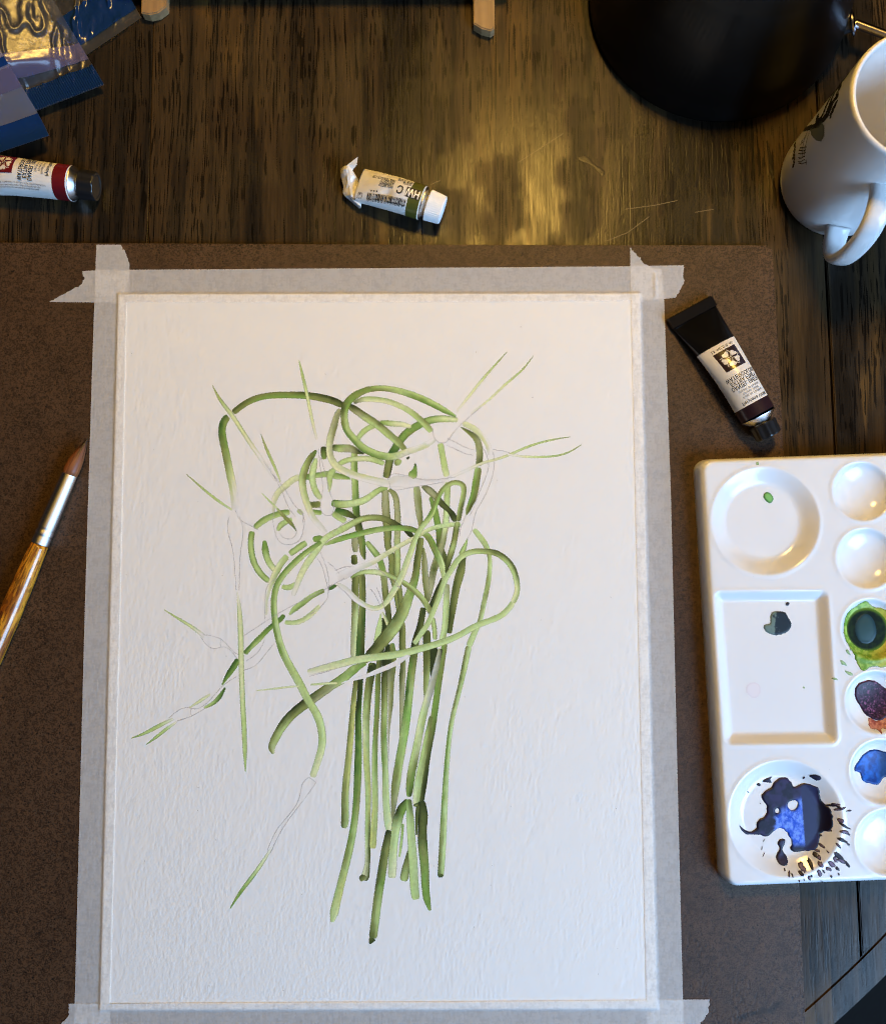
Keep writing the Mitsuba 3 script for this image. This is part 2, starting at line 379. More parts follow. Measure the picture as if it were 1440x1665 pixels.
# pigments as they look on the white sheet, as sRGB beside that sheet (222, 214, 213)
INK = dict(w=(222, 214, 213), W=(218, 213, 201), a=(207, 209, 180), m=(191, 205, 165), b=(172, 187, 136), y=(187, 187, 128), B=(136, 174, 100), F=(118, 145, 80),
           d=(130, 135, 88), e=(90, 97, 60), f=(70, 98, 55), g=(158, 157, 134), u=(174, 171, 166), h=(54, 61, 41))
sheet = lin((222, 214, 213))
INK = {k: (v if k in 'wWu' else (v[0], v[1], int(v[2] * 0.90))) for k, v in INK.items()}
INK = {k: lin(v) / sheet * PAPER for k, v in INK.items()}
STROKES = '''stem|l|g/g,g/e|-17.3,72.5,5.3;-17.3,67.2,4.8;-16.8,62,3.5
stem|l|d/e,e/h|-18.1,60.2,4;-17.7,56.7,4.4;-17.7,53.2,4.4
stem|l|d/e,d/e,m/d,m/g,a/g|-16.8,45.3,4.8;-17.1,34.9,5;-17.1,17.5,4.8;-17.9,0.2,4.4;-18.2,-14.5,3.5
stem|l|e/e,y/d,y/d,y/d,y/d,b/d,b/e|-16,-27.4,3.5;-17.3,-38.5,3.5;-18.5,-51.3,4;-21.4,-85.2,4.6;-23.4,-110.5,5.3;-23.7,-127.2,5.3;-24.1,-130.1,3.5
stem|r|b/d,b/F,b/F,F/f,e/h,d/F,d/h|-18,134.1,4.8;-18,119.9,4.8;-17.5,111.9,4.8;-17,100.3,5;-16.1,87.9,5;-14.7,80.4,5.3;-12.5,69.8,5;-11.6,61.9,4.4;-10.2,56.7,1.3
stem|r|d/e,d/e,d/f,f/e,f/h|-12.4,46.2,4.8;-11.9,34.8,4.8;-12.1,17.4,5;-12.7,4.5,5.7;-13.5,-14.5,6.1
stem|l|h/h,f/h,F/f,F/f,d/F,b/F,b/d,y/b,a/b|-13,-25.7,4;-13.4,-37.7,3.5;-14.2,-47.1,4;-14.3,-70.9,4.8;-14.7,-93.7,5.3;-16.5,-123,4.8;-19.4,-140.5,5.3;-25.7,-166.6,5.3;-30.6,-187.2,6.1;-31.9,-193.4,2.6
stem|e|a/b,a/b,b/F,F/F,F/d,F/f,f/f,d/h,d/h|56.5,157.2,3.5;48.1,158.1,4.8;37,157.2,5.3;27.6,153.2,5.7;18.3,146.5,5.7;12.5,138.5,5.7;9,132.7,5.7;6.4,122.9,5.7;5,115.3,5.3
stem|e|g/d,g/d,d/e,d/e,d/e,d/f,d/f,d/e|4.2,106.9,4.8;4.6,94,5.9;5.5,83,5.9;6,75.9,5.7;6.9,63.6,4.4;8.6,58.8,4.8;9.1,46.5,4.2;10.4,40.4,4;12.2,30.8,3.5;13.9,18.2,2.6
stem|l|d/h,d/e,d/h,g/e,g/g,g/g,g/d|16.1,12.1,4.8;16.5,4.3,4.8;16.5,-4.3,4.8;17,-15.1,3.7;16.5,-25.4,4.4;16.1,-42.9,3.5;15,-67.2,1.3
stem|e|d/d,g/d,g/d,g/b,b/d,b/d,d/e,d/e,d/e|6.8,106.9,2.2;10.4,103.8,4;12.6,95.3,4.4;13.2,83,4.4;12.8,69.8,4.4;13,54.4,4.6;13,44.3,4.4;14.3,36,4;15.2,25.2,3.5;14.3,18.2,1.8
stem|r|b/g,g/d,g/d,d/e|26.7,109,4.8;27.6,100.1,5.3;28.6,89.5,4.8;29.3,83.8,4;29.1,79.8,1.8
stem|e|F/e,F/F,F/F,e/e,e/e,h/h|36.4,101.4,2.2;39.4,93.5,4.4;41.6,82.9,4.6;42.9,75.8,4.8;43.1,67.4,4.4;46.4,58.6,3.5;47.2,49,1.3
stem|e|b/b,b/b,m/b,m/g,g/d,d/g,e/g,g/g,g/d|49.2,112,4.4;48.8,104.9,4.4;48.3,93.9,4.4;47.6,82.8,4.6;46.9,77.5,4.2;44.2,65.2,4.6;39.8,52.5,5.3;37.1,39.9,4.8;35.3,27.3,2.2
stem|e|e/h,g/e,g/e,e/h,e/h,h/h,e/h|30.7,109.5,2.6;35.5,106.3,5.3;40.8,101.4,4.8;45.2,96.1,4.4;50,91.7,3.5;53.5,86.3,4.8;54.4,83.7,3.1
stem|l|d/e,g/d,g/d,g/d,e/e|31.5,65.3,1.3;32.3,55.2,4.4;33.2,39.9,4.6;34,32.5,4.2;34.2,26,2.6
stem|l|h/h,d/h,d/h,h/h,h/h|44.3,43.3,0.9;42.3,35.5,4.4;39.2,27.7,4.6;36.6,21.6,4;35.3,18.1,2.2
stem|e|b/d,b/d,b/d|37.9,15.1,3.5;39.2,7.7,3.5;39.6,-0.1,3.1
stem|l|e/h,e/e,d/e,b/d,b/d|33.5,6.4,5.3;33.9,-2.2,5.7;33.9,-10,5.5;33.7,-22.4,4.8;32.8,-35.3,3.1;32.4,-42.1,0.9
stem|f|h/h,h/h|38.7,-5.2,5.7;38.3,-15.1,4.4;37.4,-20.7,2.6;36.9,-26.3,0.9
stem|l|h/e,e/h,e/h,d/F,b/f,B/F,B/b,b/F,b/d,g/d,h/g|31.4,22.5,4;30,13.8,4.6;28.6,7.5,4.8;25.7,-2.2,5.3;24.6,-11,5.5;23,-22.4,5.5;21.1,-40.4,5.7;18.2,-63.3,5.9;14.8,-82.6,5.9;11.8,-101.6,6.1;10.3,-116.9,3.5;9.7,-126.1,0.9
stem|l|h/h,d/e,d/e,d/e,e/h,e/h|60.4,59.9,3.1;58.2,49,5.9;55.5,39.2,5.9;53.2,27.6,5.3;51.3,15.6,4.4;49.6,4.2,3.7
stem|r|F/d,F/d,F/F,d/e,e/h,e/h|46.6,-3.1,4.2;44.3,-16.4,4.4;41.2,-36.6,4.6;37.2,-63.4,4.8;34.2,-81.2,4;32,-98.1,4;29.8,-112.3,3.5
stem|e|b/F,b/F,b/F|62.9,71.3,0.7;60.4,64.3,3.5;57.8,59.9,3.1
stem|r|g/g,m/b,m/b,m/b|48.3,39,3.5;48,30.3,4.4;47.5,21.6,4.6;46.4,7.7,4.4;44.6,-0.9,4.4
stem|r|g/h,u/g,u/g,a/u,m/b,a/b,b/a,b/d,d/F,F/h|43.5,-6.5,3.5;40.6,-19.4,4.4;36.5,-34.4,5;31.7,-50.2,5.3;29,-62.1,5.5;27.3,-71,5.5;24.1,-86.4,5.9;22.5,-94.7,5.7;21.7,-101.6,5.3;21.2,-108.9,3.5
stem|r|e/d,b/d,b/d,m/b,a/b|36.6,-53.6,2.6;34.7,-64.3,4;32.7,-74.9,4.6;29.4,-90.3,5;26.8,-105.4,5.5;26,-114.4,4.4
stem|e|h/h,e/h,e/h,d/F,F/d,F/F,F/d|29.4,-111.9,5.7;31.1,-122,6.4;30.6,-129.5,6.1;30.6,-140.7,6.6;32.1,-159.4,5.9;33.5,-178.2,5;35.6,-185.8,1.8
stem|e|e/h,e/h|27.7,-114.8,3.5;26.8,-123.2,2.6;26.4,-134.9,1.3
stem|l|F/h,F/h,m/b,m/b,a/m,a/a|19.5,-110.6,1.8;16.3,-116.5,6.1;13.1,-125.7,6.6;10.5,-140.7,6.1;9.7,-154.4,5.9;9.3,-163.9,5.7
stem|e|F/b,b/F,b/b|16.9,-127.3,1.8;15.7,-140.7,2;14.4,-149.8,1.5
stem|e|h/e,d/e,b/d|21.2,-145.3,2.2;19.1,-156.5,5.3;17.8,-163.9,6.1;17.4,-166,5.3
stem|r|F/e,m/b,b/m,b/m,b/b|20.8,-110.6,4;21.9,-123.2,5.3;22.5,-133.2,5.7;24.1,-155.7,6.1;25.4,-175.1,5.9;25.9,-178.4,5.3
stem|r|e/h,d/e,b/d,a/b,y/b,b/y,b/y,b/e,a/e,a/e|-4.3,-16.3,6.1;-5.6,-23.6,5.9;-8.3,-44.1,5.3;-9,-63.2,4.8;-8.4,-86.3,4.4;-7.3,-109.1,4;-7.5,-123.1,3.7;-7.6,-140.6,3.7;-7.9,-155.5,4;-9.1,-162.2,5.7;-9.9,-165.5,5.3
stem|r|h/h,d/e,F/d,F/d,b/F,b/b,y/b,y/y|2.6,-5.1,3.1;0.4,-15,4;-0.4,-23.4,3.7;-1.2,-48,3.7;-2.5,-70.9,3.7;-2.8,-94,4.2;-2.6,-116.8,4.4;-3.4,-131.4,4.8;-4,-143.9,4.4
stem|l|h/h,h/h,d/e,b/d,F/d,m/F,m/b,m/m,a/m|7.4,-3.4,4.4;5.2,-13.7,5.3;4.2,-21.9,4.2;3.8,-44.1,4.4;3.6,-70.9,4.4;4.7,-94,4.4;5.4,-114.8,5;6.5,-125.2,5.7;6.9,-131.9,4
stem|r|d/F,h/d,g/d,g/d,g/g,u/g,u/u|9.1,-2.5,3.5;10,-13.7,4.8;8.9,-21.9,5.5;8.2,-44.2,3.7;7.2,-59.9,1.8;6.8,-72.6,0.9;6.5,-90.4,0.4
stem|f|b/b,m/b,b/m|1.3,18.3,0.9;-0,7.7,4.4;-2,-2.9,4.4
stem|f|h/h,h/h,h/h|2.6,15.2,1.3;3.9,7.9,4;3,0.1,4.4
stem|e|b/F,b/F,F/F,F/b,d/g,d/e,e/d,e/h,e/h|-9.1,69.4,3.5;-4.2,63.2,4.4;-0.6,58.4,4.4;1.2,54,4.6;2.5,49.2,4.6;3.7,41.3,4.6;4.7,30.9,4.6;6.3,20.8,4.4;7.4,10.4,3.5
stem|r|a/b,a/b|2.3,19.6,0.9;4.3,15.2,2.2;6.9,9.1,2.6
stem|l|d/e,d/e,d/e,F/d,F/b,b/d,b/e,b/e,d/e,d/h,d/h|29.9,72.3,4.4;28.8,65.3,4.8;27.5,57.4,5;25.7,44.3,5.3;21.3,30.8,6.8;17,19.9,8.3;9.1,7,9.2;1.3,-2.5,8.8;-6.5,-11.1,7;-11.3,-15.4,4.4
stem|l|F/F,F/b,b/F,g/d,g/e,d/h,d/h,b/e,b/d,a/d|-9.1,-16.7,2.2;-17.8,-20.9,6.1;-25.1,-26.9,6.6;-32,-31.2,6.1;-41.5,-37.6,6.6;-50.1,-43.5,7;-63,-54.1,6.6;-69.4,-62.6,6.1;-72.8,-68.9,5.9;-74.9,-75.3,4.8;-73.8,-79.1,1.8
stem|f|h/h,h/h|-3.9,-19.3,6.1;-7.8,-22.3,2.6
stem|r|f/f,F/f,e/e,h/h|-31.7,92.4,3.5;-27.1,91.1,4.8;-22.2,89.3,4.8;-17.8,87.1,2.6;-16,86.2,0.9
stem|r|b/F,b/b,m/b|-33.2,90.2,4.4;-28.8,87.1,4.8;-24,84,4
stem|r|F/F,b/F,F/b,b/F,F/F|-52.9,115.6,4.4;-47.1,117.3,4;-42.3,117.7,4;-39.2,118.2,4.4;-30.8,116.8,4.8;-25,115.9,3.5;-20.6,114.5,0.9
stem|r|a/a,a/a,a/a,W/a,w/w|-56.8,116.5,4.4;-62.6,113.8,4.6;-67.4,109.8,4.6;-72.2,105.4,4.4;-74.8,101,4.2;-76.5,93.5,3.5;-76.4,85.5,3.1
stem|e|a/b,b/b,b/b,b/b|-36.1,105.3,1.3;-35.6,111.7,3.5;-35,118.6,4.8;-31.7,122.2,3.5
stem|e|b/b,b/b,a/b,a/b,b/b,b/b|-29.5,125.3,3.5;-24,127.9,4;-16,129.2,4;-7.4,129.2,4;-2.1,127.8,4;3.3,125.6,3.5
stem|e|h/h,F/d|-40.2,138.3,4;-40.2,134.7,4.4;-39.5,128.9,3.5
stem|r|h/h,b/F,g/b,g/d,e/h,h/h|-34,137.8,4.4;-28.2,136.9,5.7;-22.2,136.8,5.7;-18,135.5,4.8;-14.9,134.1,3.1;-10.9,132.8,0.9
stem|e|b/b,b/b,b/b,b/F|-15.8,143.5,3.5;-11.4,149.1,4;-5.2,152.9,4;0.1,154.7,3.5
stem|e|F/F,b/F,a/b,a/a,a/W|0.5,156,2.6;5,155.3,4;10.3,154.7,4.2;15.2,154.4,4;22.8,152.4,3.1
stem|r|e/e,d/d|-50,96,4.4;-42.1,96.4,4.8
stem|r|b/F,b/F|-49.1,91.2,3.5;-41.2,90.2,3.5
stem|e|F/f,b/F,m/b,m/b,m/b,b/m,b/F,F/b|-34.2,97.7,4.4;-30.6,96.8,5.7;-24.5,96.5,5.5;-15.8,97.7,5.3;-9.1,100.3,4.8;-4.2,103.8,4.4;0.6,106.9,4;5.9,108.7,3.5
stem|r|b/F,b/F,b/F,b/F,b/F|-89.1,79.8,4;-85.6,82.9,4.6;-79.5,86.8,4.4;-75.1,88.6,4.4;-68.9,90.3,4.4;-64.1,90.8,4
stem|e|F/d,b/F,b/F,b/F,b/F,b/F|-90.8,77.2,4.4;-91.6,71,4.4;-91.3,64,4.4;-89.2,55.2,4.4;-85.1,48,4.4;-80.7,43.4,4.2;-78.2,41.6,3.5
stem|e|F/F,F/F,b/F,b/b,a/b,W/a|-81.9,70.6,2.6;-81.4,64.8,4.8;-79.8,57.8,4.6;-76.8,52.5,4.4;-74.2,49.5,4;-71.1,46.4,3.5
stem|e|b/b,b/b,b/a|-69.2,37.7,3.5;-63.8,37.2,4;-59.2,40.2,2.6
stem|e|b/F,b/F,b/F|-63.8,60.8,4.4;-57.2,65.6,4.6;-52,69.1,4.2
stem|r|b/b,a/b,a/b,W/a,w/a,w/a|-65.5,59.5,4.4;-70,54,4.6;-73.3,48.2,4.8;-77.1,39.4,4;-80.5,28.6,3.5;-80.8,17.7,3.5
stem|f|F/F,F/F|-47.2,70.9,4;-43.2,71.9,4.4;-40.2,71.7,4
stem|e|b/d,b/d,b/b,b/b|-72.7,77.6,2.2;-70.3,81.5,4.4;-66.2,84.2,4;-62.3,85.9,3.1
stem|e|b/b,a/b|-58.4,92.5,3.1;-54.8,89.4,2.6
stem|f|f/f,f/F|-36,35.8,2.6;-32.9,37.5,3.1;-29.9,38.4,1.3
stem|r|F/d,b/F,b/F,b/F,b/b|-39,34.9,3.1;-47.3,31.1,3.5;-55.1,25.4,4.2;-60.3,21.5,4;-63.8,17.6,1.3
stem|l|f/F,F/f,F/F,b/F,F/f|-67.3,17.7,3.1;-69.4,15.1,3.5;-76.8,9,3.5;-85.4,0.4,4;-91.8,-6,3.5;-94.8,-9.5,3.5
stem|l|F/f,F/f,F/f,F/F|-99.5,-13.3,4;-102.5,-18.5,4.4;-105.7,-23.2,4;-110.5,-31.3,0.9
stem|r|f/f,F/f,b/F,b/b|-108.3,-33,1.3;-112.1,-39.4,3.1;-116.4,-43.7,2.9;-122.8,-47.1,1.8
stem|r|b/b,a/b,a/b,a/a|-66.8,12.5,3.1;-58.5,12.4,3.5;-49.8,16.7,3.7;-42,24.1,3.1
stem|r|e/F,d/e,b/d,b/d,a/b,a/b,a/a,W/a,W/W,W/W|-45.5,135.6,1.8;-47.7,132.5,4;-50.3,128.9,4.6;-53.4,122.2,5.3;-55.1,115.6,5.5;-55,109.3,5.3;-53.2,101.3,5;-50.9,94.7,4.8;-47.8,87.6,4.6;-42,80.5,4.2;-38,76.1,3.1
stem|e|m/b,m/b,m/b,m/b,b/b,a/b|-45.5,129.8,2.6;-47.2,123.5,4.8;-48.2,116.9,4.8;-47.1,109.8,4.6;-44.8,104.4,4.6;-41.7,100.4,3.1
stem|r|d/e,d/e,d/g,g/d,e/h|58.7,152,0.7;64.5,148.2,3.1;70,143.2,4.6;71.9,136.3,4.8;71.9,127.5,4.8;71.4,124,4.8
stem|r|b/d,F/d,F/d,F/e,d/e|71.2,122.6,4.8;70.5,118.2,5;69.1,109.7,5.3;66.6,99.1,4.8;63.5,91.8,3.5;62.3,88.1,0.7
stem|l|a/a,a/a,W/a,W/a,w/w|60.1,154.9,4;67.6,151.3,4.4;73.8,145.6,4.4;77.9,139.4,4;79.9,131.5,3.5
stem|e|W/W,a/a,m/a,m/a,b/m,b/d,d/d,h/h,h/h|-61.3,31.1,3.1;-58.7,38.1,4;-55.3,46.8,4.6;-50.6,55.1,5;-44.5,63.6,5;-38.4,71.7,4.6;-32.3,75.6,4.8;-22.6,80.6,4.8;-12.3,85.7,4.6;-3.1,86.7,4.4;4.2,85.6,4.6;10.8,82.5,4.2;16.1,79.9,2.6;21.4,75.4,4;25.3,71,2.2
stem|r|b/b,F/b,B/F,B/F,b/F,b/F,b/F,B/F,F/d,F/f|-38.8,67.3,1.3;-33.6,69.5,3.5;-23.2,73,4.2;-12.5,75.6,4.2;-3.3,77.7,4.2;2.9,78.6,4;15.2,79.2,4;22.7,78.3,4;28,76.3,3.5
stem|l|F/F,b/F,b/F,b/F,b/F,m/F,m/F,m/F,b/b,b/m,b/b,m/b,m/b,a/m,a/a|-41.5,69.5,2.6;-50.6,63,4;-59.8,55.1,4.4;-67.6,46.8,4.4;-72.3,39.4,4.4;-74.6,29.2,4.4;-74.2,17.7,4.4;-72.4,6.8,4.8;-67.9,-8.3,5.3;-61.2,-21.2,5.5;-54.6,-32.8,5.5;-50.2,-41.4,5.5;-43.6,-52.1,5.7;-40,-64,5.5;-39.8,-73.3,5.3;-42.9,-85.1,5;-46.3,-95.2,4.6
stem|l|b/F,F/d,F/d,b/F,m/b,m/b,m/m|30.6,75.8,3.1;34.1,73.6,4.4;37.8,67.9,4.8;41.5,60,5;44.6,52.5,4.6;46.3,45.3,4.2;47.2,39,2.6
stem|e|F/f,b/d,m/b,a/b,b/d,b/d|-20.3,43.6,0.9;-15.1,46.6,3.1;-9.1,47.9,3.5;-0.1,47.4,4;9.1,44.5,3.5;13,42.6,3.1
stem|l|b/d,b/d,b/d,b/d,d/b,d/e|15.7,41.3,3.5;24.4,35.1,4;30.5,29,4;35.3,21.6,4.2;37.9,16.4,1.8
stem|r|m/b,m/m,m/b,a/m,a/a,a/a,a/a,W/a,W/W,w/w,w/w|58.3,81.5,3.1;50,81.3,3.5;42.8,80.2,3.3;34.8,77.6,3.1;27.5,73.2,2.9;18.3,68.4,3.3;9.1,63.2,3.5;-3.2,55.8,4;-13.3,51.4,4.4;-21.1,48,6.6;-29.9,43.6,7.5
stem|l|m/b,b/m,b/d,m/b,b/d,d/b,m/d,m/d,m/b,m/b|67.6,78.1,3.5;71.5,73.2,4;75.8,67,4;78.4,59.8,3.1;78.7,48.9,3.3;76.9,36.7,3.5;74.2,24.5,3.7;71.3,12.6,3.3;67.5,4.2,4.2;63.5,-4.9,4.4
stem|l|m/d,b/e,m/d,m/F,m/F,m/F,m/d,b/e|63.5,-4.9,4.4;60.8,-17.4,4.2;56.3,-36.6,3.5;51.5,-55.8,3.3;48.3,-78.9,3.5;46.6,-101.7,4;45.7,-118.3,4.6;44.7,-137,4.8;43.8,-152,4.8;42.9,-163.2,4.4
stem|r|w/W,w/W,W/a,a/m,a/m,a/m,a/m,m/b,m/b,b/F,B/d,b/d,b/d,b/e,d/e|-29.9,38.8,4;-24.2,35.8,4.2;-17.6,29.6,4;-10.1,24.4,3.7;-3.1,22,3.7;3,24.3,3.7;9.1,32.1,4.4;15.2,43,4.6;20,55.2,4.4;24.4,67.5,4;28.7,77.2,3.7;36.8,88.2,4;44.6,105.4,3.5;51.4,111.1,3.5;56.3,111.6,3.7;59.8,109.8,3.7;60.5,104,3.7;58.4,94.3,3.7;56.6,84.1,3.5
stem|e|b/d,d/e,d/e,b/e,d/e,e/h,h/h|56.1,83.7,3.5;55.2,79.3,4;53.9,71.4,4.2;51.5,62.1,4.4;49,53.8,4;47.6,46.8,1.3
stem|r|W/a,a/a,a/m,m/a,m/b,m/b,m/b,m/b,m/b,m/b,m/b,m/b,a/b|-50.3,-23,4.4;-41.7,-20.4,4.8;-33,-18.3,5.3;-15.6,-14.1,5.3;3,-11.6,5.3;15.2,-9.9,5.3;27.4,-6.9,5;42.5,-2.7,4.8;54,1.6,4.4;61.4,5.5,4.4;70.6,10.2,4.4;79.8,13.6,4.2;89,18.5,4.2;95,25.7,4.2
stem|l|a/b,a/b,b/e,b/e,d/e,b/d,m/b,m/b,m/b,m/b,m/b,m/b,b/m,m/m|95,25.7,4.2;98.1,34.2,4;97.5,42.7,4.2;94.5,51.2,4.4;89.3,57.2,4.4;83.2,60.9,4.2;75.8,62.2,4;67.9,62.2,4;61.7,60.3,4;56.9,56.9,4;52,50.1,4;46.5,41.2,3.7;43.4,32,3.7;39.2,21.6,3.7;34.8,11.6,3.7;30.9,5.6,4;24.8,-3,3.1
stem|f|W/w,w/w,w/w,w/w|-26.4,-30.3,0.9;-17.7,-27.8,1.8;-8.9,-25.3,2.6;0,-21.7,3.5;9.1,-18,3.5;15.2,-14.6,3.5;20.9,-11.2,2.2
stem|r|w/w,W/a,a/b,b/d,F/d,F/f,d/f|-103.3,93.1,5.3;-104.6,106.6,5.7;-107.7,120.7,5.5;-111.1,136.1,5.5;-113.3,146.6,5.5;-113.2,153.8,5.5;-110.6,159.2,5.3;-109.3,160.5,5.3
stem|r|d/e,d/e,F/d,F/d,F/d,F/e,d/e,d/h,e/h|-105.7,163.2,4.4;-100.9,167.2,4.6;-93.9,171.7,4.6;-82.3,175.3,4.6;-68.1,176.1,4.8;-52.9,175.6,5.3;-38.7,173.1,5.5;-32,171,5.3;-26.6,168.3,4.8
stem|r|d/h,g/e,b/d,b/e,b/d,b/d,d/d|-21.7,167.8,4.8;-16.4,164.2,5.3;-10.1,159.7,5.7;-3.2,155.2,5.7;5.9,147.7,5.5;13.9,140.7,5.3;18.8,135.3,3.5
stem|r|g/g,g/d,a/g,a/a,W/a,W/a,W/W,w/w,w/w,w/w|-28.4,165.6,3.1;-30.6,161.1,4.4;-32.8,153.2,5;-35.1,145.1,5.3;-36,138.2,4.8;-35.1,130.9,5;-31.3,124.4,5.3;-25,120.3,5.3;-15.9,116.7,5.3;-6.4,114,5.5;2.8,111.8,5.7;6.8,111.3,5.7;11.2,112.6,8.3;19.2,112.2,8.3;30.2,112.1,5.3;41.3,112.5,3.1;50.1,114.3,2.6
stem|r|h/d,a/b,a/b,a/b,b/a,b/b,b/d,b/b|-18.6,170.1,2.2;-12.6,172.5,3.7;-4.6,172.7,4;4.1,171.5,4;12.8,168.6,4;21.4,164.1,4.2;28.8,158.2,4.4;33.9,153.2,4.8;37.4,148.7,4
stem|r|b/F,b/F,b/F,b/F,b/b,b/d,F/d|55.2,159.9,1.8;46.1,164.9,4.4;33.9,171.4,5;21.4,176.5,5;9,179.9,4.4;-0.4,180.8,4.2;-7.5,180,4.4
stem|l|F/d,d/F,F/d,F/e,b/d,b/F,b/F,b/F,b/F,b/F,b/m,a/W,W/a,W/a,w/W|-6.2,180.4,4.2;-11.1,178.9,4.6;-16.9,175.9,5.3;-22.6,171,5.5;-25.3,164.2,5.5;-25.2,157.2,5.3;-23.4,150.3,5;-18.5,144,5.3;-12.5,137.8,5.5;-5.2,133.7,5.5;2.8,131.2,5.5;10.3,130.9,5.3;18.3,133.6,4.8;27.6,136.7,4.4;36.9,141.1,4.2;40,143.3,3.5
leaf|f|b/b,b/a,b/b,a/b|43.8,140.2,4.4;45.8,129.4,4.4;47.5,120.5,4.6;48.6,116.1,4
leaf|e|W/a,a/b,a/b,a/b,a/b,b/b,b/b,b/F|-100.7,34.3,0.9;-99.2,22.1,3.1;-98.1,6.9,4;-97.4,-10.3,4;-96.7,-27.5,3.7;-95.6,-46.7,3.7;-94.5,-62.5,3.5;-93.8,-76.5,3.1;-93.2,-91.3,0.7
leaf|e|b/d,b/b,a/b,w/W|-152.9,21.9,0.4;-141.2,14.7,1.8;-132.3,9.2,2.4;-123.7,2.7,3.1
leaf|e|d/d,b/d,a/b,a/b,W/a,W/W,w/w|-121.2,183.6,0.4;-115.2,172.7,2.4;-108,163.2,3.1;-98.4,149,3.1;-83.9,127.7,3.1;-73.6,113.4,2.6
leaf|e|d/d,b/d,b/b,a/b|-85.5,147.8,0.4;-80.5,134.8,2.2;-74.6,121.9,2;-70.9,112.5,0.7
leaf|e|d/d,b/d,b/b,a/b|-138.7,118.6,0.4;-127.9,109.2,1.5;-116.2,99.8,2;-105.5,92.7,1.3
leaf|e|b/d,b/b,a/b,a/b,W/W|-58.5,201.5,0.7;-55.9,190.6,2.2;-53,178.6,2.4;-49.3,160.7,2.4;-45.1,143.2,1.8
leaf|e|d/d,b/d,a/b,a/a,W/W|92.6,207.3,0.4;84.9,198.8,1.3;74.1,186.4,2;64.2,174,2;55.4,163,1.5
leaf|e|d/d,b/d,a/b,a/a,W/W|111.8,204.5,0.4;104,194.5,1.3;91.7,183.7,1.8;78,171,1.5;65.4,161.6,1.3
leaf|e|d/d,b/d,b/b,a/b,a/a,W/a,w/W|138.1,144.7,0.4;122.5,142.1,1.3;103.4,136.1,1.8;86.9,129.3,1.8;75,126,2;65.2,121.8,2.2;50.6,115.2,1.8
leaf|e|d/d,b/d,b/b,a/a,W/W|145.5,138.9,0.4;134.4,132.7,1.3;119.7,130.2,1.5;103.3,130.5,1.8;92.3,131.9,1.3
leaf|e|F/F,F/b,b/F,a/b,W/W|-102.5,-184.1,0.7;-95.8,-173.6,2.6;-86.4,-161.3,2.9;-79.1,-150.9,2.4;-73.6,-142.4,1.8
leaf|e|F/d,b/F,b/b,W/a|-174,-68.1,0.4;-164.4,-64.6,2.2;-154.8,-59.7,2.9;-144.3,-54.7,1.8
leaf|e|F/d,b/F,b/b,W/a|-163.1,-72.4,0.4;-156.8,-67.8,2;-149.3,-61.9,2.4;-142.1,-56.8,1.3
leaf|e|a/a,a/b,a/W|-133.2,-47,0.9;-125.9,-42.4,2.2;-118.7,-37.7,1.8
leaf|e|b/b,a/b,a/b,a/b|-86.6,-35.3,0.4;-71.9,-33.8,1.3;-63.2,-32.8,1.3;-55.9,-32.2,1.3
leaf|e|b/a,a/b,a/b|-48.1,-31.3,1.3;-39.4,-30.7,1.8;-29.4,-30.3,1.8
leaf|e|a/b,b/b,a/b|-84.5,105,0.4;-78.5,98.8,1.3;-73.4,93.9,1.3
leaf|e|b/d,d/d,d/d,e/h|-73.4,93.9,1.3;-68,87.7,2.6;-63.1,82.8,2.6;-59.1,77.3,0.4
leaf|f|e/h,h/h|-6,-203.7,1.3;-3.8,-207,6.6
leaf|f|h/e,d/h|25.5,-113.6,4.4;26.4,-115.3,3.1
leaf|f|h/e,d/h|-12.5,-162.1,3.5;-9.9,-165.1,5.7
leaf|f|e/e,h/h|42.9,-161.1,4;42.9,-163.6,4
leaf|f|h/h,h/h|19.6,129.1,2.2;21.8,130.4,0.9
leaf|f|h/h,F/e,F/F,b/F|25.8,125.9,0.9;25.6,121.5,3.1;24,117.5,6.6;22.7,115.3,5.7
leaf|f|e/d,b/d,b/d|10.8,125.6,4;13.9,126.9,4.8;16.1,127.8,1.3
stem|l|h/h,d/e,d/e,F/e,b/d,b/d,d/e|7.1,-131.5,4;4.8,-144.4,5.7;2.4,-159.3,6.1;-0.5,-178.1,6.1;-2.8,-196.6,5.7;-3.8,-204.1,5.7'''


def spline(p, step):
    p = np.asarray(p, float)
    s = np.r_[0, np.cumsum(np.hypot(*np.diff(p[:, :2], axis=0).T))]
    c = CubicSpline(s, p[:, :2], bc_type='natural')
    t = np.linspace(0, s[-1], max(6, int(s[-1] / step)))
    d = c(t, 1); d /= np.linalg.norm(d, axis=1)[:, None] + 1e-9
    return c(t), d, t / s[-1], s, t


LEVELS = []


def level_of(outline):
    """Washes that do not overlap lie at one level, so that the dried paint stays a few hundredths of a millimetre thick."""
    lv = 1 + max([l for o, l in LEVELS if o.intersects(outline)], default=0)
    LEVELS.append((outline, lv))
    return lv


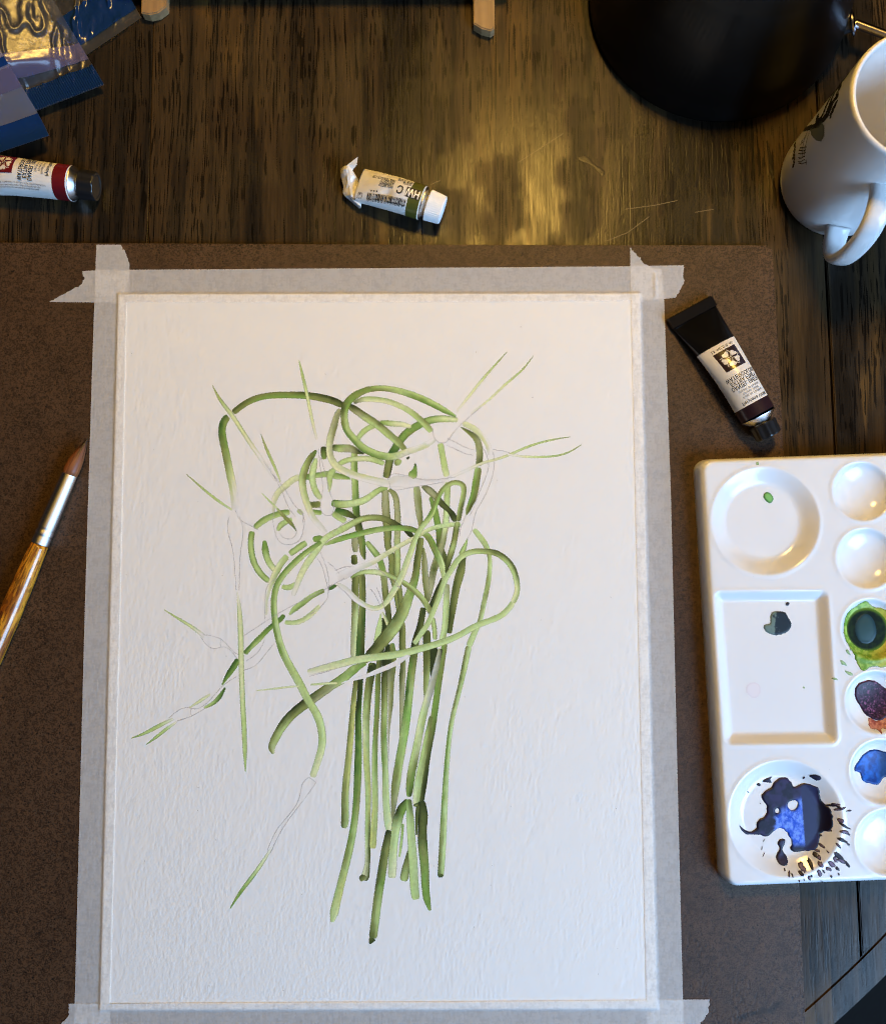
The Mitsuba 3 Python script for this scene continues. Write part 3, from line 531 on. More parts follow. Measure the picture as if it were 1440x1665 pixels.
U = np.array([-1, -0.93, -0.8, -0.55, -0.28, 0, 0.28, 0.55, 0.8, 0.93, 1.0])
for i, line in enumerate(STROKES.split('\n')):
    kind, side, cols, pts = line.split('|')
    P = np.array([[float(v) for v in q.split(',')] for q in pts.split(';')])
    xy, d, t, s, tt = spline(P, 0.6)
    w = np.interp(tt, s, P[:, 2])
    pairs = [c.split('/') for c in cols.split(',')]
    kt = np.linspace(0, 1, len(pairs))
    lit, deep = (np.stack([np.interp(t, kt, np.array([INK[c[j]] for c in pairs])[:, k]) for k in range(3)], -1) for j in (0, 1))
    lit, deep = np.minimum(lit * 1.10, PAPER), deep * 0.86
    bare = np.interp(t, kt, [float(c[0] in 'wW') for c in pairs])
    f = {'l': np.clip(0.5 + 0.75 * U, 0, 1), 'r': np.clip(0.5 - 0.75 * U, 0, 1), 'e': np.abs(U) ** 1.6, 'f': np.abs(U) * 0.3}[side]
    nrm = np.stack([-d[:, 1], -(-d[:, 0])], -1)
    # in sheet millimetres y points up, so the side of the dark wash flips with it
    nrm = -nrm
    w = w * np.minimum(1, 0.62 + 0.38 * np.sqrt(np.clip(np.minimum(tt, s[-1] - tt) / (0.30 * w + 0.05), 0, 1)))
    wob = 1 + 0.12 * (meshkit.fbm(np.c_[tt * 0.35, np.full(len(tt), i * 3.1), np.zeros(len(tt))], 3, 3) - 0.5)
    V = xy[:, None] + nrm[:, None] * (U[None, :, None] * (w * wob)[:, None, None] / 2)
    m_, n_ = V.shape[:2]
    g = np.concatenate([V, np.full((m_, n_, 1), i * 2.7)], -1)
    g1 = meshkit.fbm(g * [1.1, 1.1, 1.0], 3, 5)
    g2 = meshkit.fbm(g * [0.22, 0.22, 1.0], 2, 9)
    g3 = meshkit.fbm(np.stack([np.broadcast_to((tt * 0.07)[:, None], (m_, n_)), np.broadcast_to((U * 2.6)[None], (m_, n_)), np.full((m_, n_), i * 1.7)], -1), 3, 12)
    mixw = np.clip(f[None] + 0.8 * (g2 - 0.5) + 0.5 * (g1 - 0.5) + 1.0 * (g3 - 0.5), 0, 1)
    C = lit[:, None] + (deep - lit)[:, None] * mixw[..., None]
    edge = 1 - (0.42 * (np.abs(U) > 0.9))[None, :, None] * (0.45 + 1.1 * g1[..., None]) * (1 - 0.7 * bare)[:, None, None]
    C = C * edge * (1 + (0.60 * (g1 - 0.5) + 0.25 * (g2 - 0.5))[..., None] * (1 - bare)[:, None, None])
    v = np.concatenate([V / 1000.0, np.full((m_, n_, 1), ZP + 8e-6 * level_of(LineString(xy).buffer(w.max() * 0.5, 2)))], -1).reshape(-1, 3)
    ii, jj = np.meshgrid(np.arange(m_ - 1), np.arange(n_ - 1), indexing='ij')
    q = (ii * n_ + jj).ravel()
    F = np.vstack([np.c_[q, q + 1, q + n_ + 1], np.c_[q, q + n_ + 1, q + n_]])
    me = trimesh.Trimesh(v, F, process=False)
    if me.face_normals[:, 2].mean() < 0: me.invert()
    part(painting, 'painted_leaf' if kind == 'leaf' else 'painted_stem', me, 'pigment', True, uv=v[:, :2] * 10, color=np.clip(C, 0.003, 0.9).reshape(-1, 3))
PENCIL = '''38.6,151.4;39.2,145.7;41.4,142;46.6,140.7;52.7,146.9;60.8,155.8;73.9,167
48.9,143.7;55.8,140.6;62.6,137;68.4,135.2
48.5,138.8;55.7,135.6;62.6,132.5;67.9,131.4
81.7,135.5;87.9,134.6;93.9,133.3
73.7,138.7;77.2,131.3;78.5,124;76.6,115.9;70.8,102.2;67.2,92.9;64.5,87.6
81.7,133.8;82.7,127.1;81.5,117.7;78.3,107.9;73.4,98;68.3,88;67.1,80.8
69.8,91.6;67.6,85;66.2,77.5;62.5,70.9
61.9,88.1;59.5,82.3;58.3,79.3;57.4,73.1
5.9,114.4;8.6,117.5;14.8,118;23.2,115.7;33.8,113.7;46.6,114.7;54.5,115.6
7.3,112.7;8.6,107.5;15.2,106.8;24.5,108.6;36.9,110.5;46.6,112.5
-43.7,136.9;-42.3,121.7;-41,103.1;-40.9,90.7;-37.8,88.5;-34.1,88.9
-42.4,130.9;-38,115.5;-35.1,104.4;-32.8,92;-34.1,88.9
-83.5,127.9;-75.4,116.1;-70,106.3;-63.7,92.5;-60.1,87.7
-77.2,118.8;-66,104.5;-58.8,93.8;-54.4,88.5;-54.8,83.7
-74.7,93;-75.9,83.7;-74.5,77.1;-70,68.8;-63,67.8;-56.9,70.9;-54.3,77.7;-54.4,88.1;-58.4,93
-71,75.4;-66.5,71.8;-61.7,72.2;-58.7,77.1
-107.4,87.8;-108.4,81.2;-104.9,65.8;-103.2,54.8;-101.6,35.2
-99.7,87.8;-97.4,76.8;-98.5,65.8;-99.2,54.8;-99.4,35.2
-124.6,4;-111.5,0.5;-102.6,-8.1;-99.6,-10.3
-125.9,1.9;-115.7,-5.9;-111.4,-4.7;-100.4,-12.5
-111.5,0.5;-112.3,-2.1;-111.4,-4.7
-95.1,-21.1;-87.3,-17.7;-80.9,-10.8;-74.4,-2.6
-93.9,-14.6;-88.7,-11.2;-85.3,-8.2;-81,0.4
-96.3,2.6;-83.3,11.2;-67.3,21.1;-39.9,34.9;-24.6,43.6
-80.8,14.7;-80.9,27.7;-78.4,39.4;-72.8,43.8
-44.4,58.1;-40,50.2;-38.2,42.8;-36.4,36.9;-37,29;-40.7,24.1;-48.5,18.2
-42.1,62.5;-38.3,53.3;-36,44.1;-35.9,33.2
-48.6,-95.2;-51.8,-97.7;-55,-108.2;-70.8,-131.2;-77,-144.7
-43.7,-98.8;-49.6,-107.2;-60.2,-120.8;-70.7,-137.4;-74.9,-146.6
-48.6,-95.2;-46.2,-96.9;-43.7,-98.8
-147.3,-54;-134.5,-47;-130.2,-47.7;-110.9,-32.8;-100.2,-25.3
-141.9,-56.2;-132.2,-53;-121.5,-47.1
-131.5,-47;-132.3,-50;-131.4,-52.6
-36.5,55;-32.6,51.5;-28.6,47.1
-31.2,48.9;-26.4,51;-20.3,51.9
-29.9,38.4;-24.6,34;-18,27
-20.4,85.3;-24.8,83.1;-33.6,75.2
-102.9,92.2;-99.3,85.6;-94.4,82.5;-86.4,78.1
10.4,42.6;14.8,36.9;-2.8,52.3
0.8,23.9;-3.6,32.6;-6.2,35.7
4.7,18.7;1.7,28.3;-1.8,37
-50.3,-20.8;-33,-15.7
-49,-25.5;-33,-21.3'''
lines = []
for line in PENCIL.split('\n'):
    P = np.array([[float(v) for v in q.split(',')] for q in line.split(';')])
    xy, d, t, s, tt = spline(P, 0.9)
    xy = xy + 0.25 * (meshkit.noise(np.c_[xy * 0.6, np.zeros(len(xy))], 4)[:, None] - 0.5)
    w = 0.18 * (0.6 + 0.8 * meshkit.noise(np.c_[xy * 0.4, np.zeros(len(xy))], 8))[:, None]
    nrm = np.c_[-d[:, 1], d[:, 0]]
    V = np.stack([xy - nrm * w, xy + nrm * w], 1).reshape(-1, 2) / 1000
    q = np.arange(len(xy) - 1) * 2
    F = np.vstack([np.c_[q, q + 2, q + 1], np.c_[q + 1, q + 2, q + 3]])
    lines.append(trimesh.Trimesh(np.c_[V, np.full(len(V), ZP + 8e-6 * (2 + max(l for o, l in LEVELS)))], F, process=False))
part(painting, 'pencil_lines', cat(lines), 'graphite', kind='stuff')

# ------------------------------------------------------------------ masking tape round the sheet
psh = np.array(pp.exterior.coords)[:4]


FOLD = mm([(201.5,246.5)][0])


def tape_height(level):
    def zf(x, y):
        pts = shapely.points(np.c_[x, y])
        dist = shapely.distance(pts, pp.boundary) * np.where(shapely.contains_xy(pp, x, y), 1, -1)
        z = 0.00400 + 0.00098 * smooth01(-0.0016, 0.0, dist) + level * 0.00024
        z = z + 0.0010 * np.exp(-((x - FOLD[0]) / 0.0009) ** 2) * smooth01(FOLD[1] - 0.001, FOLD[1] + 0.004, y) * (1 - smooth01(FOLD[1] + 0.015, FOLD[1] + 0.021, y)) * (level == 1)
        return z + 0.00003 * (meshkit.fbm(np.c_[x * 160, y * 160, np.full(len(x), level * 9.0)], 3, 2) - 0.5)
    return zf


def torn(pts, amp=0.35, seed=0):
    """Outline in mm, with the stretches marked 1 torn ragged."""
    out = []
    P = [np.array(p[:2]) for p in pts]
    R = [len(p) > 2 for p in pts]
    r = np.random.default_rng(seed)
    for k in range(len(P)):
        a, b = P[k], P[(k + 1) % len(P)]
        out.append(a)
        if R[k]:
            L = np.linalg.norm(b - a); n = max(2, int(L / 0.9)); nn = np.array([-(b - a)[1], (b - a)[0]]) / (L + 1e-9)
            out += [a + (b - a) * t / n + nn * r.normal(0, amp) for t in range(1, n)]
    return Polygon(mm(out)).buffer(0)


TAPES = [
    ('strip of white masking tape along the top edge of the painting', 0,
     torn([(-241.8,246,1),(-218.4,259.3,1),(-216.3,263.9,1),(-218.7,269),(-206.5,269.9),(-7.9,270.5),(172.7,271.1),(223.3,271.8,1),(222.1,262.1,1),(223.4,260.3,1),(219.2,252,1),(216.3,247.4),(208.2,246.5),(172.2,244.8),(-7.8,244.6),(-184.7,245.3)], seed=1)),
    ('strip of white masking tape down the left edge of the painting', 1,
     torn([(-208.4,288.9),(-190.3,288.8,1),(-187,283.2,1),(-183.6,274.4),(-184,255.4),(-184.6,241.6),(-183.7,18.1),(-183.5,-250.3),(-183.5,-282.5),(-208.7,-282.4),(-208.1,-259.9),(-209.1,18.2),(-208.9,196)], seed=2)),
    ('strip of white masking tape down the right edge of the painting', 1,
     torn([(183.8,285,1),(188.3,280.3,1),(193.5,273.4,1),(200.7,269.2),(206.5,268.7),(207.8,246.5),(209.2,104.4),(208.8,-153.3),(208.8,-251.7),(208.8,-283.9),(184,-283.8),(183.5,-251.6),(183.6,-111.5),(183.5,60.3),(183.4,244.7)], seed=3)),
    ('strip of white masking tape along the bottom edge of the painting', 2,
     torn([(-212.3,-246.9),(-133,-246.4),(35.9,-246.2),(204.7,-245.6),(227.1,-245.7,1),(226.1,-251.8,1),(226.4,-254.2,1),(220.3,-261.4,1),(214.6,-271.9),(35.8,-272.1),(-225,-271.1,1),(-217,-260.3,1),(-211.7,-254.2,1)], seed=4)),
]
for lab, level, poly in TAPES:
    t = thing('masking_tape', lab, 'tape', 'masking tape strips round the painting')
    me, d = drape(poly, tape_height(level), 0.0011)
    # (one sheet: the thing is its own mesh)
    scene[t] = ply(me, 'paper_tape', True)

# ------------------------------------------------------------------ ceramic palette with wells
palette = thing('paint_palette', 'white porcelain palette with round and square wells of wet paint', 'palette')
ZT = 0.019
pa, pb, pc = np.array([(226.7,123.6)][0]), np.array([(236.4,-170)][0]), np.array([(358.9,128.4)][0])
ax_y = (pa - pb) / np.linalg.norm(pa - pb)
ax_x = np.array([ax_y[1], -ax_y[0]])
ptop = np.array([(228.3,125.8)][0])
if ax_x[0] < 0: ax_x = -ax_x
bl = pb
hgt = np.dot(ptop - bl, ax_y) + 0.6
hgt += 0.0
low = np.dot(np.array([(236.1,-166.8)][0]) - bl, ax_y)
PW = 196.0
def rrect(inset, rad):
    q = box(inset, low + inset, PW - inset, hgt - inset).buffer(-max(rad, 0.01)).buffer(max(rad, 0.01), 24)
    c = np.array(q.exterior.coords)[:-1]
    L = q.exterior.length
    n = 460
    return np.array([q.exterior.interpolate(k * L / n).coords[0] for k in range(n)])
WELLS = []      # centre (mm), radius, depth, wall, kind
for (c, r, dep, wall, kd) in [
    ([(271,82.3)], 37.5, 6.5, 13, 0), ([(277.6,-120.9)], 38.5, 6.5, 13, 0), ([(339.4,102.8)], 20.6, 7.5, 15, 1), ([(340.4,55.8)], 20.8, 7.5, 15, 1),
    ([(341.7,6.8)], 20.8, 7.5, 15, 1), ([(343,-43.1)], 21.2, 7.5, 15, 1), ([(344.7,-90)], 21.6, 7.5, 15, 1), ([(346.8,-137.1)], 22.0, 7.5, 15, 1)]:
    WELLS.append((np.array(c[0]), r, dep, wall, kd))
SQ = np.array([(233.5,33.1),(312.5,33.3),(315.2,-70.5),(238.5,-71.4)])
SQP = Polygon(SQ).buffer(-5).buffer(5)


def palette_z(x, y):
    """Height (m) of the glazed upper face at x, y (m)."""
    X, Y = np.asarray(x) * 1000, np.asarray(y) * 1000
    z = np.full(X.shape, ZT * 1000.0)
    for c, r, dep, wall, kd in WELLS:
        rho = np.hypot(X - c[0], Y - c[1])
        d = r - rho
        if kd == 0:
            z -= dep * smooth01(-1.0, wall, d) ** 0.9
        else:
            z -= dep * np.clip(1 - (np.clip(rho, 0, None) / (r + 0.5)) ** 2.6, 0, 1) ** 0.95 * smooth01(-1.5, 3, d)
        z += 0.45 * np.exp(-((d + 0.6) / 1.6) ** 2)
    P = shapely.points(np.c_[X.ravel(), Y.ravel()])
    d = (shapely.distance(P, SQP.boundary) * np.where(shapely.contains(SQP, P), 1, -1)).reshape(X.shape)
    z -= 5.2 * smooth01(-0.8, 7.5, d) ** 0.95
    z += 0.3 * np.exp(-((d + 0.8) / 1.4) ** 2)
    return z / 1000.0


def to_world(q):
    return bl + q[:, :1] * ax_x + q[:, 1:] * ax_y


loops = [(-1.4, 9.5, 0.6), (-1.2, 9.3, 2.0), (-0.7, 9.0, 8.0), (-0.1, 8.5, 13.6), (0.4, 8.2, 16.0), (1.1, 7.6, 17.5), (2.1, 6.8, 18.5), (3.3, 5.8, 18.95), (4.6, 5.0, ZT * 1000)]
ptsL, zL = [], []
for ins, rad, z in loops:
    ptsL.append(to_world(rrect(ins, rad))); zL.append(np.full(460, z))
inn = box(5.6, low + 5.6, PW - 5.6, hgt - 5.6)
gx, gy = np.meshgrid(np.arange(6.0, PW - 5.8, 0.95), np.arange(low + 6.0, hgt - 5.8, 0.95))
gx = gx + (np.arange(gx.shape[0]) % 2)[:, None] * 0.47
G = np.c_[gx.ravel(), gy.ravel()]
G = G[shapely.contains_xy(inn, G[:, 0], G[:, 1])]
Gw = to_world(G)
Q = np.vstack(ptsL + [Gw])
zz = np.concatenate(zL + [palette_z(Gw[:, 0] / 1000, Gw[:, 1] / 1000) * 1000])
k9 = len(loops) - 1
zz[k9 * 460:(k9 + 1) * 460] = palette_z(Q[k9 * 460:(k9 + 1) * 460, 0] / 1000, Q[k9 * 460:(k9 + 1) * 460, 1] / 1000) * 1000
F = Delaunay(Q + rng.normal(0, 1e-4, Q.shape)).simplices
a, b, c = Q[F[:, 0]], Q[F[:, 1]], Q[F[:, 2]]
cr = (b[:, 0] - a[:, 0]) * (c[:, 1] - a[:, 1]) - (b[:, 1] - a[:, 1]) * (c[:, 0] - a[:, 0])
F[cr < 0] = F[cr < 0][:, ::-1]
F = F[np.abs(cr) > 1e-6]
part(palette, 'tray', trimesh.Trimesh(np.c_[Q, zz] / 1000, F, process=False), 'porcelain', True)


def paint(name, outline, colour_fn, jag=0.7, thick=0.0006, taper=0.0012, holes=(), bsdf='dried_paint', seed=1, step=0.00055, zf=None, label=None):
    g = blob(outline, jag, seed) if not hasattr(outline, 'geom_type') else outline
    for hp in holes:
        g = g.difference(blob(hp, 0.25, seed + 5, 40))
    g = max(getattr(g, 'geoms', [g]), key=lambda q: q.area)
    me, d = drape(g, zf or palette_z, step, thick, taper, 0.00022)
    x, y = me.vertices[:, 0] * 1000, me.vertices[:, 1] * 1000
    part(palette, name, me, bsdf, True, label=label, color=np.clip(colour_fn(x, y, d * 1000), 0.002, 0.9))


def blend(a, b, t):
    return np.asarray(a)[None] * (1 - t[:, None]) + np.asarray(b)[None] * t[:, None]


def nz(x, y, f, seed):
    return meshkit.fbm(np.c_[x * f, y * f, np.zeros(len(x))], 4, seed)


def blue_pool(x, y, d):
    bx, by = [(293.1,-120.6)][0]
    n1 = nz(x, y, 0.25, 3); n2 = 0.6 * nz(x, y, 0.5, 4) + 0.4 * nz(x * 1.5, y * 0.4, 2.0, 9)
    c = blend((0.012, 0.012, 0.030), (0.028, 0.022, 0.075), smooth01(0.35, 0.7, n1))
    # a dry bright blue film left of the ridge of thick wet paint
    t = smooth01(-3.0, 1.5, x - (bx - 20) + 8 * (n1 - 0.5)) * (1 - smooth01(-0.6, 0.4, x - (bx - 0.9) + 0.04 * (y - by))) * smooth01(-22, -17, y - by) * (1 - smooth01(9, 16, y - by - 0.55 * (x - bx)))
    c = c + (blend((0.012, 0.07, 0.55), (0.16, 0.30, 0.86), smooth01(0.36, 0.66, n2)) - c) * t[:, None]
    t2 = smooth01(-0.6, 0.4, x - (bx - 0.9) + 0.04 * (y - by)) * (1 - smooth01(7, 10, x - bx))
    c = c + (np.array([0.022, 0.028, 0.085]) - c) * (t2 * 0.9)[:, None]
    t3 = smooth01(8, 11, x - bx)
    c = c + (np.array([0.006, 0.004, 0.012]) - c) * t3[:, None]
    rim = 1 - smooth01(0.2, 0.9, d)
    return c * (1 - 0.6 * rim[:, None])


paint('paint_puddle', [(273.7,-97.4),(284.2,-97),(286.2,-101.1),(290.9,-99.5),(296.8,-99.1),(303,-102.4),(304.4,-109),(310.1,-116.5),(311,-123.4),(309.5,-129.6),(305.3,-131.2),(302.1,-136.9),(300.7,-141.4),(293.4,-144.2),(283,-143.4),(283.6,-138.5),(281.3,-132.8),(278.4,-129.5),(272.5,-130.3),(268.6,-133.9),(259.8,-133.5),(251.5,-132.2),(247.9,-126.5),(251.5,-129.8),(260,-129),(260.9,-124.9),(266.1,-120.8),(266.8,-113),(264.4,-108.9),(266.7,-103.9),(271,-101.5)],
      blue_pool, 0.8, 0.0007, holes=[[(282,-113.5),(285,-110.6),(288.8,-111.4),(287.8,-115.6),(283.9,-116.8)], [(273.4,-116.7),(275.5,-115.9),(275.9,-118.4),(273.8,-118.8)]], label='blue black puddle in the lower round well')
dark = lambda x, y, d: blend((0.012, 0.012, 0.022), (0.05, 0.05, 0.12), np.clip(d / 2, 0, 1) * nz(x, y, 0.6, 2))
paint('paint_puddle', [(276,-136.6),(279.4,-136.6),(278.8,-139.9),(277.4,-143.5),(279.8,-147.6),(279.7,-152.1),(275.8,-153.3),(273,-150.5),(273.6,-146),(275.4,-142.3),(274.2,-139)], dark, 0.3, seed=3, label='small dark drip in the lower round well')
paint('paint_puddle', [(265.2,-97.6),(268.6,-95.1),(273.7,-94.3),(270.7,-95.9),(271.5,-98.4),(267.7,-98)], dark, 0.3, seed=4)
paint('paint_puddle', [(260.9,-99.6),(263.4,-98.8),(263.8,-100.4),(261.7,-100.4)], dark, 0.2, seed=5)
paint('paint_puddle', [(296.2,-93.1),(298.8,-91.9),(303.3,-94.8),(302.4,-96),(298.7,-95.2)], dark, 0.2, seed=6)


def green_edge(x, y, d):
    gx_, gy_ = [(342.7,-12.3)][0]
    n = nz(x, y, 0.5, 3); n2 = nz(x, y, 1.6, 7)
    c = blend((0.14, 0.30, 0.03), (0.33, 0.50, 0.10), smooth01(0.35, 0.65, n))
    t = smooth01(-4, 10, x - gx_ + 6 * (n - 0.5))
    c = c + (np.array([0.48, 0.46, 0.06]) - c) * (0.8 * t * smooth01(0.3, 0.6, n2 + 0.2))[:, None]
    rim = 1 - smooth01(0.15, 0.7, d)
    return c * (1 - 0.55 * rim[:, None])


paint('paint_stain', [(331.4,21.7),(335.8,24.6),(341,25.9),(345.1,22.5),(351.9,20.7),(358.4,14.8),(360.5,3.7),(356.5,-9),(353.6,-17.4),(346.7,-19.5),(340.7,-19),(334.7,-21.5),(331.4,-17.3),(329.1,-11.4),(326.8,-5.5),(324.5,-0.4),(323.9,7.2),(325.1,14.9),(327.8,19.1)], green_edge, 0.8, 0.00035, seed=8, label='green and yellow ring of paint in the third small well')
cg = np.array([(340.6,6.2)][0]) ; zpool = 0.0148
gpool = Point(*(cg / 1000)).buffer(0.0150, 48)


def pool_color(x, y, d):
    r = np.hypot(x - cg[0], y - cg[1]) / 15.0
    n = nz(x, y, 0.5, 3)
    c = blend((0.004, 0.012, 0.010), (0.012, 0.030, 0.012), smooth01(0.3, 0.8, n))
    t = smooth01(0.84, 1.0, r)
    return c + (np.array([0.10, 0.20, 0.015]) - c) * t[:, None]


paint('paint_puddle', gpool, pool_color, zf=lambda x, y: np.full(len(x), zpool), thick=0.0, bsdf='fluid_paint', label='dark green pool of liquid paint in the third small well')
cs = np.array([(341.1,6.6)][0])
lump = lambda x, y: zpool + 0.0001 + 0.0006 * np.clip(1 - ((x * 1000 - cs[0]) ** 2 + (y * 1000 - cs[1]) ** 2) / 64, 0, 1)
paint('paint_lump', [(335.9,15.2),(339.8,17.3),(344,15.2),(346.4,10),(346.4,1.5),(341.5,-3.1),(336.4,-2.7),(333.2,2),(332.6,9.7)], lambda x, y, d: blend((0.010, 0.035, 0.050), (0.03, 0.075, 0.085), np.clip(d / 3, 0, 1)), 0.2, 0.0003, zf=lump, seed=9)


def purple(x, y, d):
    n = nz(x, y, 1.3, 6); b = nz(x, y, 0.3, 2)
    c = blend((0.010, 0.004, 0.010), (0.050, 0.018, 0.045), smooth01(0.35, 0.6, n))
    return c + (np.array([0.30, 0.10, 0.22]) - c) * (smooth01(0.60, 0.68, n) * smooth01(0.45, 0.6, b) * 0.8)[:, None]


paint('paint_puddle', [(332.2,-32.4),(336.6,-29.4),(342.6,-28.6),(347.6,-30.7),(351.8,-33.7),(355.9,-36.7),(357.1,-47.2),(351.7,-53.9),(346.5,-56.4),(340.6,-54.3),(337.4,-51.3),(334.2,-45.4),(331.4,-40.4)], purple, 0.5, 0.0009, seed=11, label='dark purple puddle in the fourth small well')
paint('paint_stain', [(340.2,-54.7),(344.8,-56.4),(350.9,-52.6),(354.8,-51.4),(355.8,-58.1),(351.4,-61.9),(346.3,-62.3),(345.7,-64.8),(344.5,-62.7),(339.9,-61.4),(339.2,-57.6)], lambda x, y, d: blend((0.30, 0.07, 0.06), (0.56, 0.24, 0.17), smooth01(0.3, 0.7, nz(x, y, 0.6, 5))) * (1 - 0.4 * (1 - smooth01(0.1, 0.6, d)))[:, None], 0.5, 0.0002, seed=12, label='dusty pink run below the purple puddle')


def blue2(x, y, d):
    bx, by = [(343.4,-88.9)][0]
    n = nz(x, y, 0.35, 6)
    c = blend((0.004, 0.035, 0.22), (0.010, 0.11, 0.50), smooth01(0.3, 0.7, n))
    t = smooth01(0, 5, x - bx)
    c = c + (np.array([0.006, 0.030, 0.10]) - c) * (0.8 * t)[:, None]
    return c * (1 - 0.55 * (1 - smooth01(0.1, 0.7, d)))[:, None]


paint('paint_puddle', [(336.2,-78.5),(341.4,-76),(347.3,-76.9),(352.7,-79),(355.3,-86.9),(354.2,-94),(349,-95.6),(345.4,-99.7),(339.5,-99.3),(333.7,-96.4),(331.8,-91.4),(328.5,-90.5),(328.2,-87.2),(330.4,-84.7),(333.1,-81.4)], blue2, 0.4, 0.0008, seed=13, label='bright blue puddle in the fifth small well')


def grey_green(x, y, d):
    bx, by = [(277.3,10.7)][0]
    n = nz(x, y, 0.5, 6)
    t = smooth01(-0.5, 0.5, x - bx + 9 * (n - 0.5))
    c = blend((0.135, 0.20, 0.185), (0.018, 0.030, 0.042), t)
    return c * (1 - 0.6 * (1 - smooth01(0.1, 0.6, d)))[:, None]


paint('paint_puddle', [(275.9,18.8),(280.2,19.2),(284.4,18.3),(286.5,14.9),(288.5,10.6),(286.1,5.5),(281.8,3.4),(277.9,2.6),(272.8,3.9),(269.4,6.9),(269.5,9.4),(273.4,10.7),(274,15.4)], grey_green, 0.3, 0.0006, seed=14, label='grey green puddle in the square well')
paint('paint_puddle', [(285.1,24.8),(286.4,25.6),(287.7,24.7),(287.2,23.5),(285.9,23),(285,23.5)], lambda x, y, d: blend((0.03, 0.04, 0.05), (0.02, 0.02, 0.03), d), 0.05, 0.0004, seed=15)
paint('paint_puddle', [(273,101.9),(275.2,103.2),(278.2,101.4),(279.4,97.9),(277.1,95.3),(274.5,96.6),(272.5,99.7)], lambda x, y, d: blend((0.05, 0.17, 0.045), (0.20, 0.46, 0.13), smooth01(0.5, 1.1, d)), 0.1, 0.0006, seed=16, label='bright green drop in the upper round well')
paint('paint_stain', [(255.7,-32.9),(259.7,-30),(264.3,-31.3),(265.4,-35.9),(262.7,-40.1),(258.1,-39.7)], lambda x, y, d: blend((0.72, 0.66, 0.70), (0.76, 0.72, 0.745), smooth01(0.3, 1.2, d)), 0.3, 0.00003, seed=17, label='faint pinkish ring in the square well')

# flung splashes round the lower well and the green well
splash = []
def fleck(p, L, w, ang, z, seed):
    c = np.array(p)
    n = 12
    r = np.random.default_rng(seed)
    t = np.arange(n) * 2 * np.pi / n
    q = np.c_[np.cos(t) * L / 2, np.sin(t) * w / 2] * (1 + r.normal(0, 0.16, n))[:, None]
    ca, sa = math.cos(ang), math.sin(ang)
    q = q @ np.array([[ca, sa], [-sa, ca]]) + c
    return Polygon(q / 1000).buffer(0)


FLECKS = [(310.2,-113.1,16,5),(312.7,-111.9,12,4),(315.5,-114.8,18,5),(314.3,-113.5,8,4),(320.9,-116,10,3),(315.6,-122.5,12,7),(318,-126.2,18,5),(317.4,-129.9,14,8),(319.9,-131.1,12,4),(316,-135.6,18,7),(313.3,-139.3,12,5),(319.2,-137.6,10,4),(312.6,-145.8,20,8),(315.4,-149.4,16,7),(310.8,-148.2,10,8),(318.7,-151.5,14,5),(307.8,-151.4,14,9),(305.6,-154.3,10,8),(311.9,-154.3,8,5),(303.2,-140,10,5),(299.8,-143.3,9,5),(298.4,-145.7,9,8),(300.4,-147.3,7,9),(300.7,-151.4,10,9),(294.4,-151.4,15,8),(288.5,-153.4,12,9),(289.7,-155,11,6),(287.1,-157.4,9,8),(279.2,-157.8,10,4),(281.2,-158.6,7,3),(276.8,-155.4,4,3),(299.6,-157.1,11,8),(302.2,-155.9,7,4),(307.5,-159.5,5,4),(312.5,-157.9,5,3),(292.4,-160.3,9,5),(294.1,-159.1,5,4),(285.7,-162.3,4,3),(289,-161.5,4,2),(301.5,-163.2,4,3),(264.8,-137.4,6,2),(264.1,-146.4,8,2),(263.4,-142.3,7,2),(255,-104.7,4,3),(263.2,-112.5,2,2),(293.2,-94.9,5,4),(309.8,-120.9,8,4),(308.2,-129.9,10,5),(303.1,-133.5,7,4),(306,-143.3,5,3)]
for k, (x, y, L, w) in enumerate(FLECKS):
    cw = WELLS[1][0]
    ang = math.atan2(y - cw[1], x - cw[0]) + random.uniform(-0.45, 0.45)
    g = fleck((x, y), L * 0.44, max(w * 0.36, 0.7), ang, 0, k)
    me, d = drape(g, palette_z, 0.0006, 0.0003, 0.0006, 0.00022)
    splash.append((me, blend((0.015, 0.012, 0.022), (0.16, 0.12, 0.19), smooth01(0.25, 0.8, d * 1000) * (k % 3 > 0))))
GREENF = [(266.7,122.7,6,6),(324.9,-8.8,10,5),(321.6,-16.3,12,6),(325.2,-23.5,14,6),(314.8,-27.2,10,4),(321.2,-16.8,6,4),(327.1,-7.1,6,4),(295.5,-33.5,4,3)]
for k, (x, y, L, w) in enumerate(GREENF):
    g = fleck((x, y), L * 0.42, w * 0.36, -1.1 + 0.2 * k, 0, 200 + k)
    me, d = drape(g, palette_z, 0.0006, 0.0002, 0.0006, 0.00022)
    splash.append((me, blend((0.12, 0.25, 0.08), (0.40, 0.56, 0.30), smooth01(0.1, 0.5, d * 1000))))
for me, c in splash:
    part(palette, 'paint_fleck', me, 'dried_paint', True, color=c)

